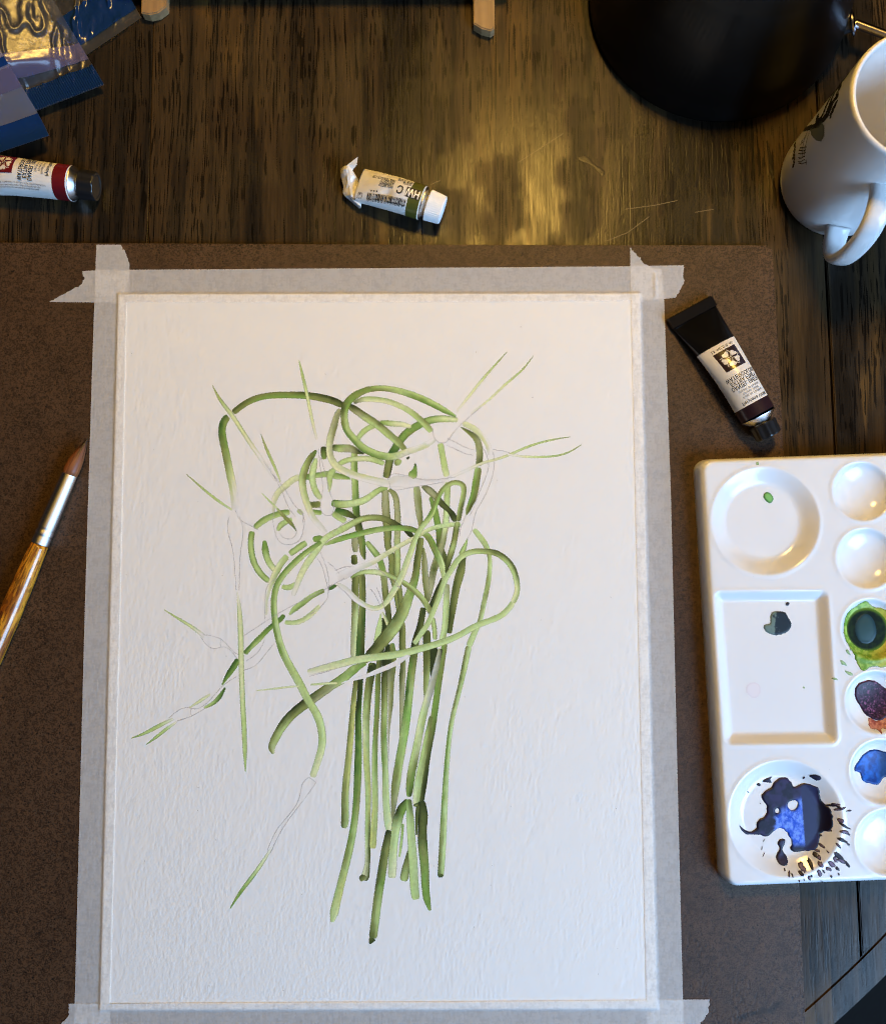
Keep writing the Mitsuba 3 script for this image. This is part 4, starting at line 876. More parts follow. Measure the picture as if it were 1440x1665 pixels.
# ------------------------------------------------------------------ paint tubes
class Tube:
    def __init__(s, A, B, a, b, zc):
        s.A, s.B = mm(A), mm(B)
        s.L = np.linalg.norm(s.B - s.A)
        s.d = np.r_[(s.B - s.A) / s.L, 0]
        s.side = np.array([-s.d[1], s.d[0], 0])      # left of the axis, seen from above
        s.a, s.b, s.zc = a, b, zc

    def frame(s, u):
        return np.r_[s.A + (s.B - s.A) * u, 0], s.a(u) / 1000, s.b(u) / 1000, s.zc(u) / 1000

    def ring(s, u, off=0.0, n=72, bump=None):
        c, a, b, z = s.frame(u)
        t = np.arange(n) * 2 * np.pi / n
        P = c + np.outer(np.cos(t) * (a + off), s.side) + np.outer(np.sin(t) * (b + off), (0, 0, 1)) + np.array([0, 0, z])
        if bump is not None:
            P = P + bump(P)
        return P

    def point(s, u, t, off):
        """u along, t millimetres round from the top, towards the side."""
        c, a, b, z = s.frame(u)
        ph = math.pi / 2 - t / 1000 / ((a + b) / 2)
        return c + s.side * math.cos(ph) * (a + off) + np.array([0, 0, 1]) * math.sin(ph) * (b + off) + np.array([0, 0, z])

    def wrap(s, flat, u0, t0, ex, ey, off):
        """Lay a flat mesh (mm in x, y) onto the tube: ex, ey are (along, round) directions of its axes."""
        v, f = trimesh.remesh.subdivide_to_size(flat.vertices, flat.faces, 2.0, max_iter=6)
        out = np.array([s.point(u0 + (p[0] * ex[0] + p[1] * ey[0]) / 1000 / s.L, t0 + p[0] * ex[1] + p[1] * ey[1], off / 1000) for p in v])
        me = trimesh.Trimesh(out, f, process=False)
        return me

    def band(s, u0, u1, off=0.00012, n=72, m=14, bump=None):
        return loft([s.ring(u, off, n, bump) for u in np.linspace(u0, u1, m)], caps=False)


def flat_poly(p):
    v, f = trimesh.creation.triangulate_polygon(p, engine='earcut')
    return trimesh.Trimesh(np.c_[v, np.zeros(len(v))], f, process=False)


def flat_text(txt, h, squeeze=1.0, bold=False, centre=True):
    m = meshkit.text_mesh(txt, h, 0.02, bold)
    m.vertices[:, 0] *= squeeze
    keep = m.face_normals[:, 2] > 0.9
    m = m.submesh([np.nonzero(keep)[0]], append=True)
    if centre: m.vertices[:, 0] -= (m.vertices[:, 0].min() + m.vertices[:, 0].max()) / 2
    return m


def ribbed_cap(r0, r1, L, n, depth, m=8):
    """A fluted cap along +z."""
    t = np.arange(n * m) * 2 * np.pi / (n * m)
    prof = 1 - depth * (0.5 + 0.5 * np.sign(np.cos(n * t)) * np.abs(np.cos(n * t)) ** 0.4)
    rings = []
    for z, k, fl in ((0, 0.93, 1), (0.0006, 1, 1), (L * 0.5, 1, 1), (L - 0.0014, 1, 1), (L - 0.0006, 0.985, 0.6), (L, 0.93, 0.2), (L, 0.80, 0), (L - 0.0005, 0.74, 0)):
        r = (r0 + (r1 - r0) * z / L) * k * (1 - fl * (1 - prof))
        rings.append(np.c_[r * np.cos(t), r * np.sin(t), np.full(len(t), z)])
    return loft(rings)


def heart(cx, cy, r, ang):
    t = np.linspace(0, 2 * np.pi, 26, endpoint=False)
    x = 16 * np.sin(t) ** 3 / 17
    y = (13 * np.cos(t) - 5 * np.cos(2 * t) - 2 * np.cos(3 * t) - np.cos(4 * t)) / 17 + 0.9
    p = affinity.rotate(Polygon(np.c_[x, y] * r), math.degrees(ang) - 90, origin=(0, 0))
    return affinity.translate(p, cx, cy)


def flower_emblem(size):
    sq = box(-size / 2, -size / 2, size / 2, size / 2)
    petals = [heart(0.13 * size * math.cos(a), 0.13 * size * math.sin(a), 0.155 * size, a) for a in [math.pi / 2 + 0.25 + k * 2 * math.pi / 5 for k in range(5)]]
    curls = []
    for k in range(5):
        a = math.pi / 2 + 0.25 + (k + 0.5) * 2 * math.pi / 5
        curls.append(LineString([(r * size * math.cos(a + 0.25 * math.sin(9 * r)), r * size * math.sin(a + 0.25 * math.sin(9 * r))) for r in np.linspace(0.05, 0.42, 9)]).buffer(size * 0.014))
    centre = [LineString([(0.11 * size * math.cos(q), 0.11 * size * math.sin(q * 1.3)) for q in np.linspace(s_, s_ + 2.2, 8)]).buffer(size * 0.012) for s_ in (0, 2.1, 4.2)]
    return sq, petals, curls, centre


EX, EY = (0, 1), (1, 0)      # reading direction runs round the tube, the tops of the letters towards the cap


def flower_tube(tube, t, band_mat, label_u, names, emblem_u, text_u, tmid, band_u, bump=None, small_u=None):
    lab_ = part(t, 'label', tube.band(*label_u, bump=bump), 'white_label', True)
    part(t, 'colour_band', tube.band(*band_u, off=0.00016, bump=bump), band_mat, True)
    sq, petals, curls, cen = flower_emblem(15.5)
    em = part(t, 'emblem', tube.wrap(flat_poly(sq), emblem_u, tmid, EX, EY, 0.24), band_mat, True)
    part(em, 'flower', cat([tube.wrap(flat_poly(p), emblem_u, tmid, EX, EY, 0.32) for p in petals]), 'white_label', True)
    part(em, 'line', cat([tube.wrap(flat_poly(p), emblem_u, tmid, EX, EY, 0.38) for p in cen]), 'black_ink', True)
    part(em, 'curl', cat([tube.wrap(flat_poly(p), emblem_u, tmid, EX, EY, 0.30) for p in curls]), 'white_label', True)
    ms = []
    for txt, u, h, sqz, bold in names:
        ms.append(tube.wrap(flat_text(txt, h, sqz, bold), u, tmid, EX, EY, 0.24))
    part(lab_, 'lettering', cat(ms), 'black_ink', True)


# --- the violet tube lying on the board's right side
ease = lambda u, p=1.0: 1 - (1 - np.clip(u, 0, 1)) ** p
tv = thing('paint_tube', 'black paint tube with white label and dark violet band, lying right of the painting', 'paint tube')
TB = 3.8
V1 = Tube([(228.7,231.8)][0], [(268.9,157.5)][0], lambda u: 18.0 - 5.6 * ease(u / 0.8, 1.5) , lambda u: 1.3 + 11.2 * ease(u / 0.72, 1.7), lambda u: TB + 3.2 + 9.6 * ease(u / 0.72, 1.8))
part(tv, 'body', loft([V1.ring(u) for u in np.linspace(0, 1, 48)]), 'black_gloss', True)
e0 = np.r_[V1.A, 0]
fold = []
for z, dx, th in ((TB + 2.2, -0.004, 0.0026), (TB + 4.6, -0.0035, 0.0016)):
    bxm = trimesh.creation.box((0.0085 if th > 0.002 else 0.0075, 0.0366, th)); fold.append(bxm)
    m4 = np.eye(4); m4[:3, 0], m4[:3, 1], m4[:3, 2] = V1.d, V1.side, (0, 0, 1); m4[:3, 3] = e0 + V1.d * dx + np.array([0, 0, z / 1000]); bxm.apply_transform(m4)
part(tv, 'crimped_end', cat(fold), 'black_gloss')
flower_tube(V1, tv, 'violet_band', (0.318, 0.89), [('Perylene Violet', 0.850, 2.3, 0.9, True), ('Violet de Pérylène', 0.808, 1.6, 0.85, False), ('Perylen Violett', 0.781, 1.6, 0.85, False), ('Violeta de Perileno', 0.754, 1.6, 0.85, False),
    ('DANIEL SMITH', 0.703, 2.9, 0.80, True), ('EXTRA FINE™', 0.661, 2.9, 0.80, True), ('WATERCOLORS', 0.619, 2.9, 0.80, True), ('15 ml/.5 fl. oz.', 0.350, 1.8, 0.9, True)], 0.475, None, 0.3, (0.89, 0.995))
neck = lathe([(0.0124, 0), (0.0122, 0.0008), (0.0075, 0.0052), (0.006, 0.0056), (0.006, 0.009)], 48)
ax = np.r_[V1.d[:2], -0.10]
part(tv, 'shoulder', place(neck, ax, V1.frame(1.0)[0] + np.array([0, 0, V1.zc(1.0) / 1000])), 'aluminium', 40)
cap = ribbed_cap(0.0098, 0.0094, 0.0105, 9, 0.09)
part(tv, 'cap', place(cap, ax, V1.frame(1.0)[0] + np.array([0, 0, V1.zc(1.0) / 1000]) + ax * 0.0062), 'black_plastic', 30)

# --- the red tube at the left edge
tr = thing('paint_tube', 'white paint tube with red band and black cap, cut off by the left edge', 'paint tube')
s0, s1 = np.array([(-276.7,338.7)][0]), np.array([(-223.1,331.7)][0])
A0 = s1 + (s0 - s1) / np.linalg.norm(s0 - s1) * 92
R1 = Tube(A0, s1, lambda u: 18.0 - 5.6 * ease(u / 0.8, 1.6), lambda u: 1.3 + 11.2 * ease(u / 0.6, 1.7), lambda u: 2.5 + 10.1 * ease(u / 0.6, 1.8))
dent = lambda P: np.c_[np.zeros((len(P), 2)), -0.0007 * meshkit.fbm(P * [90, 140, 0], 2, 3) - 0.0012 * np.exp(-((P[:, 0] - s1[0] / 1000 + 0.034) / 0.006) ** 2 - ((P[:, 1] - s1[1] / 1000 + 0.004) / 0.004) ** 2)]
part(tr, 'body', loft([R1.ring(u, bump=dent) for u in np.linspace(0, 1, 60)]), 'white_label', True)
flower_tube(R1, tr, 'dark_red', (0.10, 0.885), [('Pyrrol Red', 0.838, 2.3, 0.92, True), ('Rouge Pyrrol', 0.800, 1.6, 0.9, False), ('Pyrrolrot', 0.774, 1.6, 0.9, False), ('Rojo Pirrol', 0.748, 1.6, 0.9, False),
    ('DANIEL SMITH', 0.700, 2.9, 0.80, True), ('EXTRA FINE™', 0.660, 2.9, 0.80, True), ('WATERCOLORS', 0.620, 2.9, 0.80, True)], 0.490, None, 5.0, (0.885, 0.992), bump=dent)
tiny = []
for k, (txt, tt_) in enumerate((('NON-TOXIC. CONFORMS TO ASTM D-4236. LIGHTFASTNESS I', -9.3), ('Pigment, gum arabic, water. Made in Seattle WA USA', -11.2), ('Permanent transparent staining watercolor paint', -12.9))):
    tiny.append(R1.wrap(flat_text(txt, 1.05, 0.9), 0.62, tt_, (1, 0), (0, 1), 0.24))
part(tr, 'small_print', cat(tiny), 'black_ink', True, kind='stuff')
ax = np.r_[R1.d[:2], -0.05]
rim0 = R1.frame(1.0)[0] + np.array([0, 0, R1.zc(1.0) / 1000])
part(tr, 'shoulder', place(neck, ax, rim0), 'aluminium', 40)
part(tr, 'cap', place(ribbed_cap(0.0108, 0.0104, 0.0118, 9, 0.06), ax, rim0 + ax * 0.0052), 'black_plastic', 30)

# --- the olive tube on the bare table
to = thing('paint_tube', 'small rolled up paint tube with olive band and white ribbed cap on wood', 'paint tube')
O1 = Tube([(-14.9,332.1)][0], [(31.7,315.9)][0], lambda u: 12.9 - 0.9 * u, lambda u: 6.5 + 5.6 * ease(u / 0.75, 1.5), lambda u: 6.8 + 5.6 * ease(u / 0.75, 1.5))
crease = lambda P: np.c_[np.zeros((len(P), 2)), 0.0011 * (meshkit.fbm(P * [130, 130, 60], 3, 8) - 0.5) - 0.0016 * np.exp(-(((P[:, 0] - O1.A[0]) - 0.021) / 0.004) ** 2 - (((P[:, 1] - O1.A[1]) + 0.013) / 0.003) ** 2)]
part(to, 'body', loft([O1.ring(u, bump=crease) for u in np.linspace(0, 1, 60)]), 'white_label', True)
part(to, 'colour_band', O1.band(0.81, 0.985, 0.00016, bump=crease), 'olive_band', True)
RX, RY = (-1, 0), (0, -1)        # these letters read from the cap towards the rolled end
def on_olive(mesh, u, t, off=0.3): return O1.wrap(mesh, u, t, RX, RY, off)
blk = [on_olive(flat_poly(box(-5.4, -3.6, 5.4, 3.6)), 0.86, -0.4, 0.28)]
part(to, 'black_panel', cat(blk), 'black_ink', True)
part(to, 'white_letters', cat([on_olive(flat_text('HW', 5.6, 0.80, True, False), 0.968, 2.3, 0.4)]), 'white_label', True)
ink = [on_olive(flat_text('C', 5.6, 0.9, True, False), 0.715, 2.3), on_olive(flat_text('OLIVE', 2.7, 1.0, True, False), 0.80, 9.2), on_olive(flat_text('W274', 2.0, 0.8, True, False), 0.80, 6.3),
       on_olive(flat_text('HOLBEIN', 2.1, 0.85, True, False), 0.55, 1.0), on_olive(flat_text('ARTISTS’', 2.1, 0.85, True, False), 0.55, 3.4), on_olive(flat_text('WATER COLOR', 2.1, 0.85, True, False), 0.55, 5.8),
       on_olive(flat_text('PIGMENT  PY150  PG7  PBr7', 1.0, 0.9, False, False), 0.78, -7.2), on_olive(flat_text('4 900669 032748', 2.3, 1.0, True, False), 0.78, -9.9)]
x_, r9 = 0.0, np.random.default_rng(5)
bars = []
while x_ < 29:
    w_ = r9.choice([0.3, 0.45, 0.7, 0.9]); bars.append(on_olive(flat_poly(box(x_, -4.8, x_ + w_, 0)), 0.79, -11.0)); x_ += w_ + r9.choice([0.3, 0.45, 0.6])
for k in range(3):
    bars.append(on_olive(flat_poly(Point(k * 2.1, 0).buffer(0.55, 6)), 0.33, -4.6))
fr = box(0, 0, 3.6, 3.8).difference(box(0.35, 0.35, 3.25, 3.45))
bars.append(on_olive(flat_poly(fr), 0.12, -6.6)); bars.append(on_olive(flat_text('A', 2.2, 1.0, True, False), 0.10, -5.9)); bars.append(on_olive(flat_text('60', 1.9, 1, True, False), 0.03, -10.5))
part(to, 'lettering', cat(ink), 'black_ink', True)
part(to, 'barcode', cat(bars), 'black_ink', True, kind='stuff')
ax = np.r_[O1.d[:2], -0.06]
rim0 = O1.frame(1.0)[0] + np.array([0, 0, O1.zc(1.0) / 1000])
part(to, 'shoulder', place(lathe([(0.0119, -0.0002), (0.0119, 0.0006), (0.0070, 0.0032), (0.006, 0.0036), (0.006, 0.006)], 48), ax, rim0), 'aluminium', 40)
part(to, 'cap', place(ribbed_cap(0.0112, 0.0101, 0.0122, 44, 0.035, 6), ax, rim0 + ax * 0.0036), 'white_plastic', 30)
# the rolled, crushed tail of the tube
rollc = mm([(-23,343.3),(-22.1,333.5),(-19.8,323.2),(-16.6,317.6)])
rings = []
for k, t_ in enumerate(np.linspace(0, 1, 11)):
    cc = np.array([np.interp(t_, [0, .38, .78, 1], rollc[:, j]) for j in (0, 1)])
    an = np.arange(14) * 2 * np.pi / 14
    rx = 0.0056 * (1 - 0.55 * abs(2 * t_ - 0.9) ** 3) + 0.0007 * math.sin(9 * t_)
    rz = 0.0062 * (1 - 0.45 * t_)
    q = np.c_[cc[0] + rx * np.cos(an), np.full(14, cc[1]) - 0.0016 * np.cos(an), rz * 1.1 + 0.001 + rz * np.sin(an)]
    kn = meshkit.fbm(q * 190, 2, 4)[:, None] - 0.5
    q = q + kn * np.c_[np.cos(an), np.zeros(14), np.sin(an)] * 0.0046
    rings.append(q)
roll = loft(rings); roll.vertices[:, 2] = np.maximum(roll.vertices[:, 2], 0.0004)
part(to, 'rolled_tail', roll, 'white_label', 12)
flap = np.c_[mm([(-23.8,344.1),(-15.3,349.2),(-16.2,344.1),(-19.8,341.3),(-24.3,340.4)]), [0.0135, 0.0165, 0.0150, 0.0118, 0.0105]]
flp = trimesh.Trimesh(np.vstack([flap, flap - [0, 0, 0.0005]]), [[0, 1, 2], [0, 2, 3], [0, 3, 4], [5, 7, 6], [5, 8, 7], [5, 9, 8], [0, 5, 1], [5, 6, 1], [1, 6, 2], [6, 7, 2], [2, 7, 3], [7, 8, 3], [3, 8, 4], [8, 9, 4], [4, 9, 0], [9, 5, 0]], process=False)
part(to, 'folded_corner', flp, 'white_label')

# ------------------------------------------------------------------ paintbrush
brush = thing('paintbrush', 'round paintbrush with varnished brown handle lying left of the painting', 'paintbrush')
b0, b1, b2 = (np.array(q) for q in [(-220,117.8),(-239.7,69.2),(-262.6,10)])
bd = (b2 - b0) / np.linalg.norm(b2 - b0)
bz = 10.8
def lay(profile, s_from, n=40, bend=None):
    """Profile (mm along from the bristle root, radius mm) laid on the board along the brush."""
    an = np.arange(n) * 2 * np.pi / n
    side = np.array([-bd[1], bd[0]])
    rings, uvs = [], []
    for k, (s_, r_) in enumerate(profile):
        c_ = b0 + bd * s_ + (bend(s_) if bend else 0)
        zc = bz + 0.015 * 0 * s_
        rings.append(np.c_[c_[0] + side[0] * r_ * np.cos(an), c_[1] + side[1] * r_ * np.cos(an), zc + r_ * np.sin(an)] / 1000)
        uvs.append(np.c_[an / (2 * np.pi), np.full(n, k / (len(profile) - 1))])
    me = loft(rings)
    uv = np.vstack(uvs + [[[0.5, 0]], [[0.5, 1]]])
    return me, uv
hook = lambda s_: np.array([1.0, 0.25]) * (max(0, -s_) / 27.0) ** 2 * 3.2 * 0.6
tip = [(-27.5, 0.25), (-26, 0.7), (-23, 1.7), (-19, 3.0), (-14, 4.3), (-9, 5.2), (-4, 5.4), (1, 5.2)]
me, uv = lay(tip[::-1], 0, 48, hook)
part(brush, 'bristles', me, 'brush_hair', True, uv=uv)
fer = [(-0.2, 5.0), (0, 5.35), (1, 5.4), (20, 5.75), (40, 6.15), (41.2, 6.0), (42.2, 5.75), (43, 6.1), (45.2, 6.3), (46.2, 6.05), (47, 5.8), (47.8, 6.1), (52.6, 6.35), (53.2, 6.0)]
me, uv = lay(fer, 0)
part(brush, 'ferrule', me, 'ferrule_metal', 40)
han = [(53.0, 5.7), (54, 5.9), (60, 6.3), (80, 7.0), (110, 7.5), (140, 7.3), (180, 6.2), (230, 4.6), (280, 3.2), (296, 2.2), (298, 0.6)]
P = np.array(han); ss = np.linspace(53.0, 298, 90)
me, uv = lay(list(zip(ss, np.interp(ss, P[:, 0], P[:, 1]))), 0, 40)
part(brush, 'handle', me, 'brush_wood', True, uv=uv)

# ------------------------------------------------------------------ mug
mug = thing('coffee_mug', 'white coffee mug with black script, standing at the right edge of the table', 'mug')
MC = mm([(337.1,333.9)][0])
MR = 43.0
outer = [(0.030, 0.0004), (0.0355, 0.0004), (0.0385, 0.0012), (0.0408, 0.0034), (0.0422, 0.0068), (0.0428, 0.011), (0.043, 0.02), (0.043, 0.05), (0.043, 0.08), (0.043, 0.1185), (0.0428, 0.1205), (0.0420, 0.1218), (0.0408, 0.1220), (0.0396, 0.1212), (0.0390, 0.1190)]
inn_ = [(0.0388, 0.09), (0.0388, 0.03), (0.0375, 0.014), (0.033, 0.009), (0.02, 0.0078), (0.002, 0.0075)]
cup = lathe(outer + inn_, 96)
cup.apply_translation([*MC, 0])
part(mug, 'cup', cup, 'mug_glaze', 50)
ha = math.radians(-101)
hd = np.array([math.cos(ha), math.sin(ha)]); hs = np.array([-hd[1], hd[0]])
path = np.array([(41.5, 23), (47, 20.5), (55, 19.5), (63, 22.5), (69.5, 31), (72.5, 43), (72.5, 57), (70, 70), (64, 80.5), (55, 86), (47, 87.5), (41.5, 87)], float)
cs_ = CubicSpline(np.r_[0, np.cumsum(np.hypot(*np.diff(path, axis=0).T))], path)
tq = np.linspace(0, cs_.x[-1], 60)
rings = []
an = np.arange(28) * 2 * np.pi / 28
for t_ in tq:
    c_, d_ = cs_(t_), cs_(t_, 1); d_ /= np.linalg.norm(d_)
    nrm = np.array([-d_[1], d_[0]])
    wd_ = 7.4 + 1.2 * (abs(2 * t_ / tq[-1] - 1) ** 4); th_ = 4.1 + 0.5 * (abs(2 * t_ / tq[-1] - 1) ** 4)
    r = []
    for a_ in an:
        sx, sy = math.copysign(abs(math.cos(a_)) ** 0.8, math.cos(a_)) * wd_, math.copysign(abs(math.sin(a_)) ** 0.8, math.sin(a_)) * th_
        rz = c_ + nrm * sy
        r.append([*(MC * 1000 + hd * rz[0] + hs * sx), rz[1]])
    rings.append(np.array(r) / 1000)
part(mug, 'handle', loft(rings), 'mug_glaze', True)


def mug_wrap(poly):
    """Polygon in (degrees round, mm up) laid on the mug."""
    m_ = flat_poly(poly)
    v, f = trimesh.remesh.subdivide_to_size(m_.vertices, m_.faces, 2.5, max_iter=5)
    a_ = np.radians(v[:, 0] + 5.0); r = (MR + 0.16) / 1000
    return trimesh.Trimesh(np.c_[MC[0] + r * np.cos(a_), MC[1] + r * np.sin(a_), v[:, 1] / 1000], f, process=False)


def brushed(pts, w):
    return LineString(pts).buffer(w, 4).simplify(0.05)


SCRIPT = [[(142,105),(141.9,99),(141.7,92.3),(145.7,93)], [(141.8,97.9),(141.8,95),(141.7,90.8),(141.6,94.1),(152.5,101.1)], [(141.7,90.4),(150.7,90.1),(157.3,89.2),(163.7,87)],
          [(141.6,83.8),(150.4,82.5),(158.9,80.8),(161.4,76.5)], [(158.6,100.6),(159.1,95.6),(163.6,93.2),(167.9,89.4),(167.3,82.7)], [(159.3,93),(161.7,88.8),(164.4,86.3),(166,79.4),(164.3,75)],
          [(151.2,67),(159,70.4),(163.3,77.4),(167,76.9),(163.2,69.7)], [(162.8,71.4),(160.3,64.3),(149.1,47.2),(141.6,37.5)]]
ink = [mug_wrap(brushed(s_, 2.2)) for s_ in SCRIPT]
ink += [mug_wrap(brushed(s_, 1.5)) for s_ in ([(153.6,97.5),(156,98.2)], [(160.7,101.7),(160.6,98.2)], [(165.4,102),(165.6,99.4),(167.7,99.2)], [(167.9,100.1),(167.1,96.4),(169.9,97.1)], [(169.1,96),(170,93.5)], [(170.8,94.6),(172.6,94)])]
ink += [mug_wrap(brushed(s_, 0.42)) for s_ in ([(159.9,59.1),(168.9,55.8),(178.5,51.9)], [(156.6,54),(165.8,50.6),(177.6,48.7)], [(161.2,52.6),(160.6,46.1),(163.1,45.2),(164,49.9)], [(173,55.6),(170.1,49.9),(166.2,44.4)], [(175.4,54.9),(172.7,49.4),(167.4,42.7)], [(177.6,54),(174.3,47.5),(170.3,42.5)], [(179.8,52.9),(177.9,46.6),(174.2,42.2)], [(182.4,51.6),(179.9,44.4),(177.2,41.3)], [(186.3,53.8),(183.5,47.2),(179.7,42.3)], [(141.7,31.4),(141.7,24.7),(145.9,24.9)], [(187.7,52.4),(184.2,53.3)])]
ink += [mug_wrap(brushed(s_, 1.5)) for s_ in ([(148.5,26.3),(154.3,30.1)], [(157.2,32.1),(160.5,33.1),(160.2,31.8)], [(162.5,34.2),(164.9,33.1)], [(166.8,34.9),(169,34.6),(167.9,32)], [(171.2,35.1),(173.8,34.5)], [(174.5,34.6),(176.7,32.5)])]
part(mug, 'printed_script', cat(ink), 'black_ink', True)
leafm = Polygon(np.array([(165,78.1),(174.1,84.2),(181.7,83.2),(183.2,78.3),(178.2,72),(168.3,64.7),(159.1,59.6),(163.2,69.7)])).buffer(0.3)
part(mug, 'printed_leaf', mug_wrap(leafm), 'grey_green_ink', True)

# ------------------------------------------------------------------ black kettle
kettle = thing('kettle', 'matt black kettle with a thin metal handle rod at the back right', 'kettle')
KC = mm([(253.9,477.9)][0])
kb = lathe([(0.05, 0.0005), (0.090, 0.0005), (0.0950, 0.0012), (0.0965, 0.003), (0.0970, 0.006), (0.0945, 0.02), (0.0845, 0.055), (0.0725, 0.090), (0.0625, 0.115), (0.0600, 0.120), (0.0590, 0.1225), (0.0575, 0.1230), (0.0565, 0.1215)], 128)
kb.apply_translation([*KC, 0])
part(kettle, 'body', kb, 'kettle_black', 40)
lid = lathe([(0.0562, 0.1195), (0.0560, 0.1240), (0.048, 0.127), (0.030, 0.130), (0.010, 0.132)], 64)
lid.apply_translation([*KC, 0])
part(kettle, 'lid', lid, 'kettle_black', 40)
kp = np.r_[mm([(339.3,450.4)][0]), 0.020]
kd = np.r_[kp[:2] - KC, 0]; kd /= np.linalg.norm(kd); kp = kp + kd * 0.0080
rd = np.r_[mm([(358.3,442.8)][0]) - kp[:2], 0.0]; rd /= np.linalg.norm(rd); rd[2] = 0.05
wn = np.array([0.88, 0.05, 0.47])
part(kettle, 'washer', place(lathe([(0.003, -0.0014), (0.0082, -0.0014), (0.0092, -0.0006), (0.0092, 0.0006), (0.0082, 0.0014), (0.003, 0.0014)], 40), wn, kp), 'steel', 30)
part(kettle, 'boss', place(lathe([(0.0062, -0.010), (0.0062, -0.0014)], 32), wn, kp), 'black_plastic', 30)
part(kettle, 'handle_rod', place(lathe([(0.0026, 0.001), (0.0031, 0.0018), (0.0031, 0.046), (0.0026, 0.047), (0.0018, 0.0472)], 32), rd, kp), 'steel', 30)

# ------------------------------------------------------------------ wooden stand at the top of the frame
stand = thing('wooden_stand', 'pale wooden legs of a small stand at the top edge of the photo', 'stand')
for quad_px, hh in (([(-179.1,519.8),(-178.2,465.3),(-172.2,463.8),(-165.7,465.2),(-159.7,470.1),(-160.3,519.7)], 0.009), ([(70.1,518.8),(69.7,455.9),(75.7,452),(82.7,450),(85.5,452),(86,518.7)], 0.009)):
    g = Polygon(mm(quad_px)).buffer(-0.0006).buffer(0.0006)
    part(stand, 'leg', slab(g, 0.0006, hh, 0.0008), 'pale_wood')
sh = Polygon(mm([(-190.3,483),(97.3,482.8),(98.8,631.9),(-194.1,633.1)]))
part(stand, 'shelf', slab(sh, 0.0145, 0.030, 0.001), 'dark_wood')

# ------------------------------------------------------------------ zip bags
def bag_sheet(corners, zf, nu=70, nv=70, amp=0.0015, freq=70, seed=0, u0=0.0, u1=1.0, v0=0.0, v1=1.0, ribs=0, lift=0.0):
    """Sheet over a four-cornered outline: corners mm (zip end left, zip end right, far right, far left); u across, v away from the zip."""
    c = [np.array(q) for q in corners]
    u, v = np.meshgrid(np.linspace(u0, u1, nu), np.linspace(v0, v1, nv), indexing='ij')
    P = (c[0] * ((1 - u) * (1 - v))[..., None] + c[1] * (u * (1 - v))[..., None] + c[2] * (u * v)[..., None] + c[3] * ((1 - u) * v)[..., None]) / 1000
    n1 = meshkit.fbm(np.concatenate([P * freq, np.full(P.shape[:2] + (1,), seed * 3.3)], -1), 4, seed)
    fold = np.abs(meshkit.fbm(np.concatenate([P * freq * np.array([0.9, 0.35]), np.full(P.shape[:2] + (1,), seed * 7.7)], -1), 3, seed + 4) - 0.5)
    k = smooth01(0.04, 0.22, v)
    z = zf(u, v) + amp * (n1 - 0.5) * 2 * k + amp * 1.3 * np.exp(-(fold / 0.045) ** 2) * k + lift
    if ribs:
        z = z + 0.0006 * np.abs(np.sin(np.pi * ribs * u)) * 1.0 + 0.0002 * np.abs(np.sin(v / 0.012 * np.pi))
    q = np.arange(nu * nv).reshape(nu, nv)
    F = np.vstack([np.c_[q[:-1, :-1].ravel(), q[1:, :-1].ravel(), q[1:, 1:].ravel()], np.c_[q[:-1, :-1].ravel(), q[1:, 1:].ravel(), q[:-1, 1:].ravel()]])
    return trimesh.Trimesh(np.concatenate([P, z[..., None]], -1).reshape(-1, 3), F, process=False)


BAGS = [
    ('clear plastic zip bag with blue closure, rearmost of the overlapping three', [(-264.3,404.1),(-179.8,465.3),(-217.6,531),(-312.7,467.8)], lambda u, v: 0.0030 + 0.004 * smooth01(0, 0.5, v), 0.0017, 1),
    ('clear plastic zip bag with ribbed dark blue strip, middle of the overlapping three', [(-324.3,361.9),(-204.8,410.1),(-251.6,489),(-369,446.1)], lambda u, v: 0.0070 + 0.021 * (1 - np.clip((u - 0.50) / 0.44, 0, 1)) * smooth01(0.20, 0.32, v) + 0.030 * np.clip(v - 0.25, 0, 0.6), 0.0009, 2),
    ('clear plastic zip bag with blue and violet closure, frontmost of the overlapping three', [(-346.2,328.3),(-241.3,367.3),(-285.2,460.9),(-377.5,418.5)], lambda u, v: 0.0140 + 0.036 * smooth01(0.05, 0.60, v) + 0.003 * (1 - u), 0.0007, 3),
]
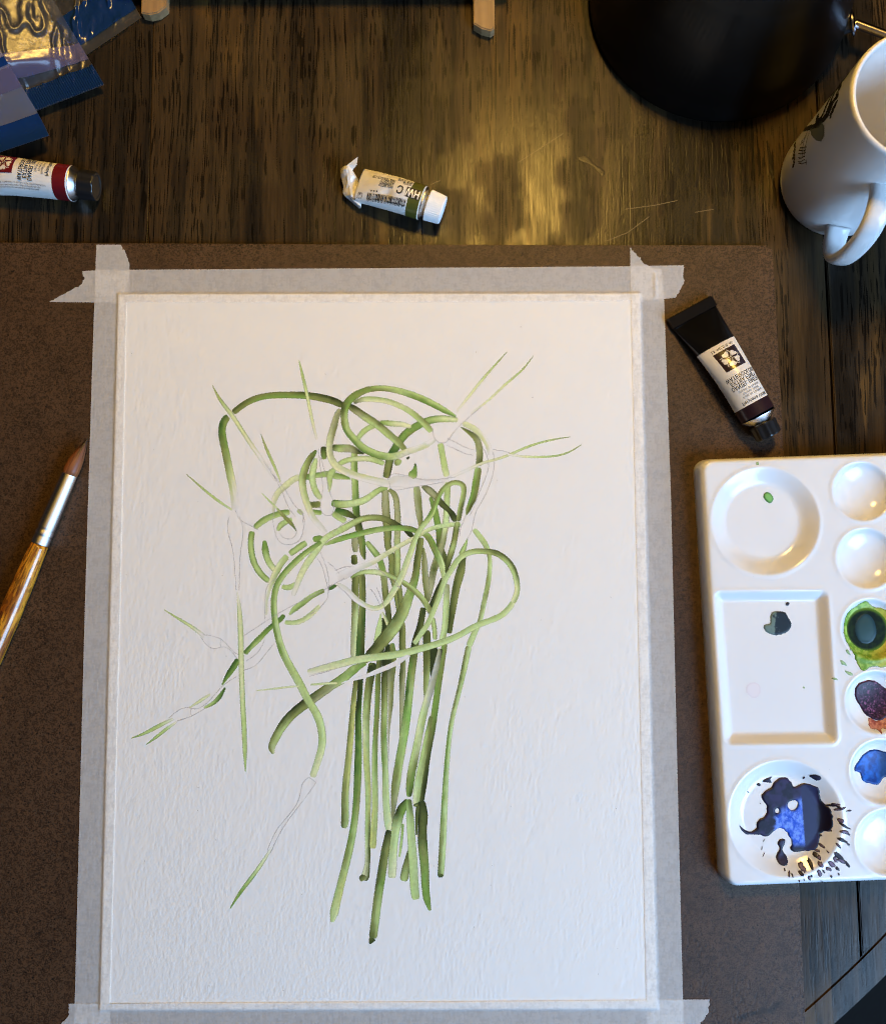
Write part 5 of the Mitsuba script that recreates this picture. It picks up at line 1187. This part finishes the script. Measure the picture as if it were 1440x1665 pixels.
for lab, cor, zf, amp, sd in BAGS:
    t = thing('zip_bag', lab, 'plastic bag', 'clear zip bags in the corner')
    w0 = np.linalg.norm(np.array(cor[1]) - np.array(cor[0])) 
    if sd == 1:
        part(t, 'zip_strip', bag_sheet(cor, zf, 140, 24, amp, 90, sd, v0=0.10, v1=0.42, lift=0.0008), 'blue_film', True)
        part(t, 'film', bag_sheet(cor, zf, 110, 110, amp, 90, sd), 'clear_film', True)
    elif sd == 2:
        part(t, 'zip_strip', bag_sheet(cor, zf, 900, 40, amp, 80, sd, u0=0.2, v0=0.0, v1=0.19, ribs=w0 / 1.7, lift=0.0004), 'blue_film', True)
        part(t, 'zip_lip', bag_sheet(cor, zf, 60, 12, amp, 80, sd, v0=0.25, v1=0.38, lift=0.0010), 'violet_film', True)
        part(t, 'film', bag_sheet(cor, zf, 160, 160, amp, 80, sd), 'clear_film', True)
    else:
        part(t, 'zip_strip', bag_sheet(cor, zf, 60, 24, amp, 60, sd, v0=0.0, v1=0.16, lift=0.0004), 'blue_film', True)
        part(t, 'zip_lip', bag_sheet(cor, zf, 60, 12, amp, 60, sd, v0=0.30, v1=0.40, lift=0.0006), 'violet_film', True)
        part(t, 'zip_line', bag_sheet(cor, zf, 60, 6, amp, 60, sd, v0=0.41, v1=0.45, lift=0.0009), 'blue_film', True)
        part(t, 'film', bag_sheet(cor, zf, 130, 130, amp, 60, sd), 'milky_film', True)

# ------------------------------------------------------------------ dried smears on the wood
plain('dry_glue', (0.022, 0.014, 0.008), 0.4, specular=0.25)
smear = thing('glue_smear', 'thin crescent smear of dried glue on the bare wood below the kettle', 'smear')
g = blob([(147.1,355.5),(152.2,357.4),(157.6,353.1),(163.5,348.3),(167.1,344.1),(165.7,341.7),(161.2,346),(154.8,351.2),(149.4,353.2)], 0.3, 21)
me, d = drape(g, lambda x, y: np.zeros(len(x)), 0.0006, 0.0001, 0.0012, 0.0003)
scene[smear] = ply(me, 'dry_glue', True)

# pale scratches in the varnish
plain('scratched_varnish', (0.13, 0.095, 0.05), 0.45)
for pts_ in ([(102.6,352.4),(120.1,363.8),(136.4,374.7)], [(181.6,316.1),(202.7,318.8),(220.2,322.5)], [(167,291.7),(183.1,298.2),(199.3,310.4)], [(233.6,313.5),(247.4,315.8)], [(37.4,335.6),(44.7,338.9)]):
    g = LineString(mm(pts_)).buffer(0.00022, 2)
    me, d = drape(g, lambda x, y: np.zeros(len(x)), 0.0006, 0.0, 0.001, 0.00022)
    part(table, 'scratch', me, 'scratched_varnish')
